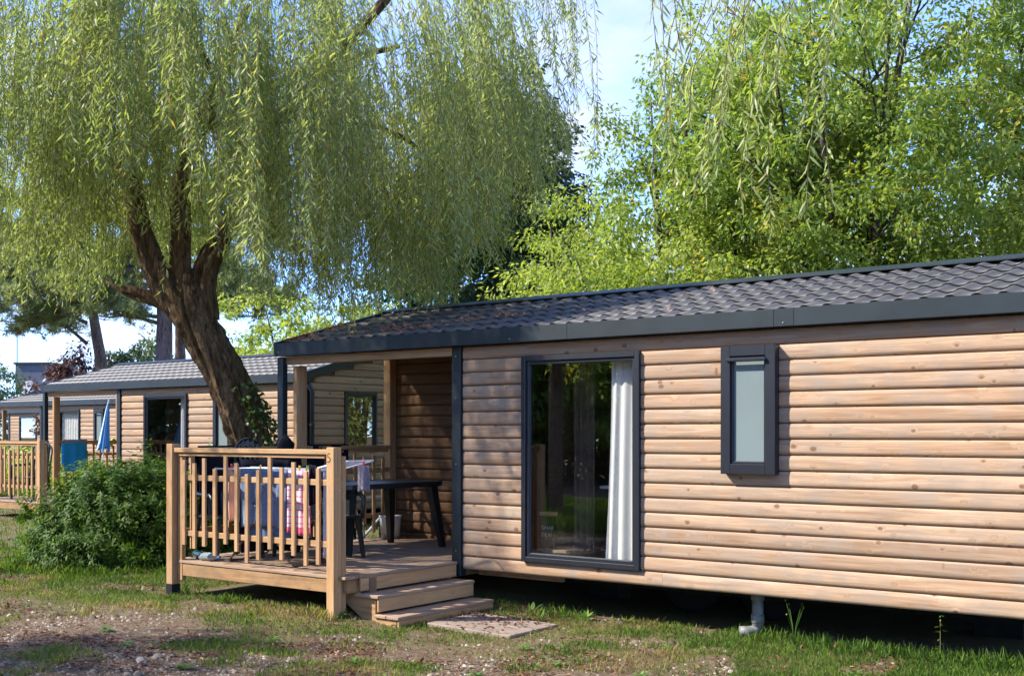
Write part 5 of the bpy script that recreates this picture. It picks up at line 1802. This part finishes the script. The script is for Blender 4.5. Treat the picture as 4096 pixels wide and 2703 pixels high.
# ------------------------------------------------------------------ far building with antenna
fb = thing('flat_roofed_house', 'flat-roofed house with slate-blue upper storey in the far left', 'building', cw_(-29.0, 69, 0), R(33))
MB().box(-1.0, 0, 4.3, 1.15, 5, 5.78).build('upper_storey', M['slate_clad'], fb)
MB().box(-1.08, -.1, 5.78, 1.25, 5.1, 5.90).build('roof_edge', M['metal'], fb)
MB().box(-.35, -.5, 0, 4.2, 6, 4.29).build('wall', M['render_white'], fb)
MB().box(-.15, -.75, 2.2, .35, -.505, 4.75).build('chimney_wall', M['render_white'], fb)
MB().box(-.9, -.06, 4.0, -.4, -.003, 4.6, .01).build('window', M['frame'], fb)
MB().box(1.4, -.56, 3.3, 2.3, -.505, 4.0, .01).build('window', M['frame'], fb)
an = thing('roof_antenna', 'thin television antenna on a mast above the flat-roofed house', 'antenna', cw_(-29.95, 69.2, 5.85), R(33))
MB().tube([(0, 0, -.1), (0, 0, 1.78)], .035, 6).build('mast', M['plastic_grey'], an)
m = MB().tube([(-.30, .0, 1.74), (.55, 0, 1.72)], .024, 5)
for k in range(6):
    m.tube([(-.28 + k * .15, -.2, 1.735), (-.28 + k * .15, .2, 1.735)], .012, 4)
m.build('aerial', M['plastic_grey'], an)

# --- willow branches hanging close overhead at the upper right (a second willow whose trunk is out of view)
wil2 = thing('weeping_willow', 'overhanging willow branches with long leaves at the upper right', 'tree', (0, 0, 0))
tpt = [cw_(7.5, 6.0, -.2), cw_(7.3, 6.1, 2.5), cw_(6.6, 6.3, 5.0), cw_(5.0, 6.4, 6.8), cw_(3.2, 6.2, 7.4)]
rough_tube(tpt, [.34, .30, .24, .15, .08], 30, .2, 90, 12).build('trunk', M['bark'], wil2, smooth=True)
for (a_, b_) in ((cw_(5.0, 6.4, 6.8), cw_(1.2, 6.3, 6.6)), (cw_(5.0, 6.4, 6.8), cw_(2.2, 8.2, 7.0)), (cw_(3.2, 6.2, 7.4), cw_(.6, 5.2, 5.2)), (cw_(6.6, 6.3, 5), cw_(5.2, 9.5, 7.0))):
    A_, B_ = Vector(a_), Vector(b_)
    MB().tube([A_, A_.lerp(B_, .5) + Vector((0, 0, .35)), B_], [.09, .05, .02], 8).build('limb', M['bark'], wil2, smooth=True)
us, ds, zbs, zts = [], [], [], []
def addst(n, u0, u1, d0, d1, zb0, zb1, l0, l1):
    us.append(rng.uniform(u0, u1, n)); ds.append(rng.uniform(d0, d1, n))
    zb_ = rng.uniform(zb0, zb1, n); zbs.append(zb_); zts.append(zb_ + rng.uniform(l0, l1, n))
# u,z at depth d: frame x 1540..1700 at d 6 -> u .8..1.15
addst(17, .95, 1.45, 5.8, 6.8, 2.75, 3.4, 1.0, 2.4)
addst(9, 1.3, 2.0, 6.0, 7.2, 2.6, 3.5, 1.0, 2.0)
addst(4, .72, .98, 5.2, 5.9, 3.15, 3.6, .8, 1.4)
addst(90, 1.2, 3.6, 6.8, 9.6, 4.6, 5.6, .8, 1.6)
addst(34, 2.6, 5.0, 8.2, 10.5, 5.1, 6.2, .8, 1.4)
us, ds, zbs, zts = map(np.concatenate, (us, ds, zbs, zts))
P, sid, f, pos, ns, ou, od = hang(us, ds, zbs, zts, .034, 19, .35, (3.6, 6.6))
nl = len(P)
az = rng.uniform(0, 2 * PI, nl)
D = np.stack([np.cos(az) * .6, np.sin(az) * .6, -rng.uniform(.45, 1.3, nl)], 1)
rv = np.clip(.35 + .4 * rng.uniform(0, 1, ns)[sid] + rng.normal(0, .16, nl), 0, .985)
rv[rng.random(nl) < .03] = 1
leaves('crown', P, D, rng.uniform(.06, .115, nl), rng.uniform(.010, .015, nl), M['willow_leaf'], rv, wil2, .2, 2, .18)
TT = np.linspace(0, 1, 7)
cen = [pos(np.arange(ns), np.full(ns, t_)) for t_ in TT]
off = np.array([.802, .597, 0]) * .0022
V = np.stack([c_ + s_ * off for c_ in cen for s_ in (-1, 1)], 1).reshape(-1, 3)
b = np.arange(ns)[:, None] * 14
Fc = np.concatenate([b + [2 * i, 2 * i + 1, 2 * i + 3, 2 * i + 2] for i in range(6)], 1).reshape(-1, 4)
np_mesh('twigs', V, Fc, M['twig'], parent=wil2)
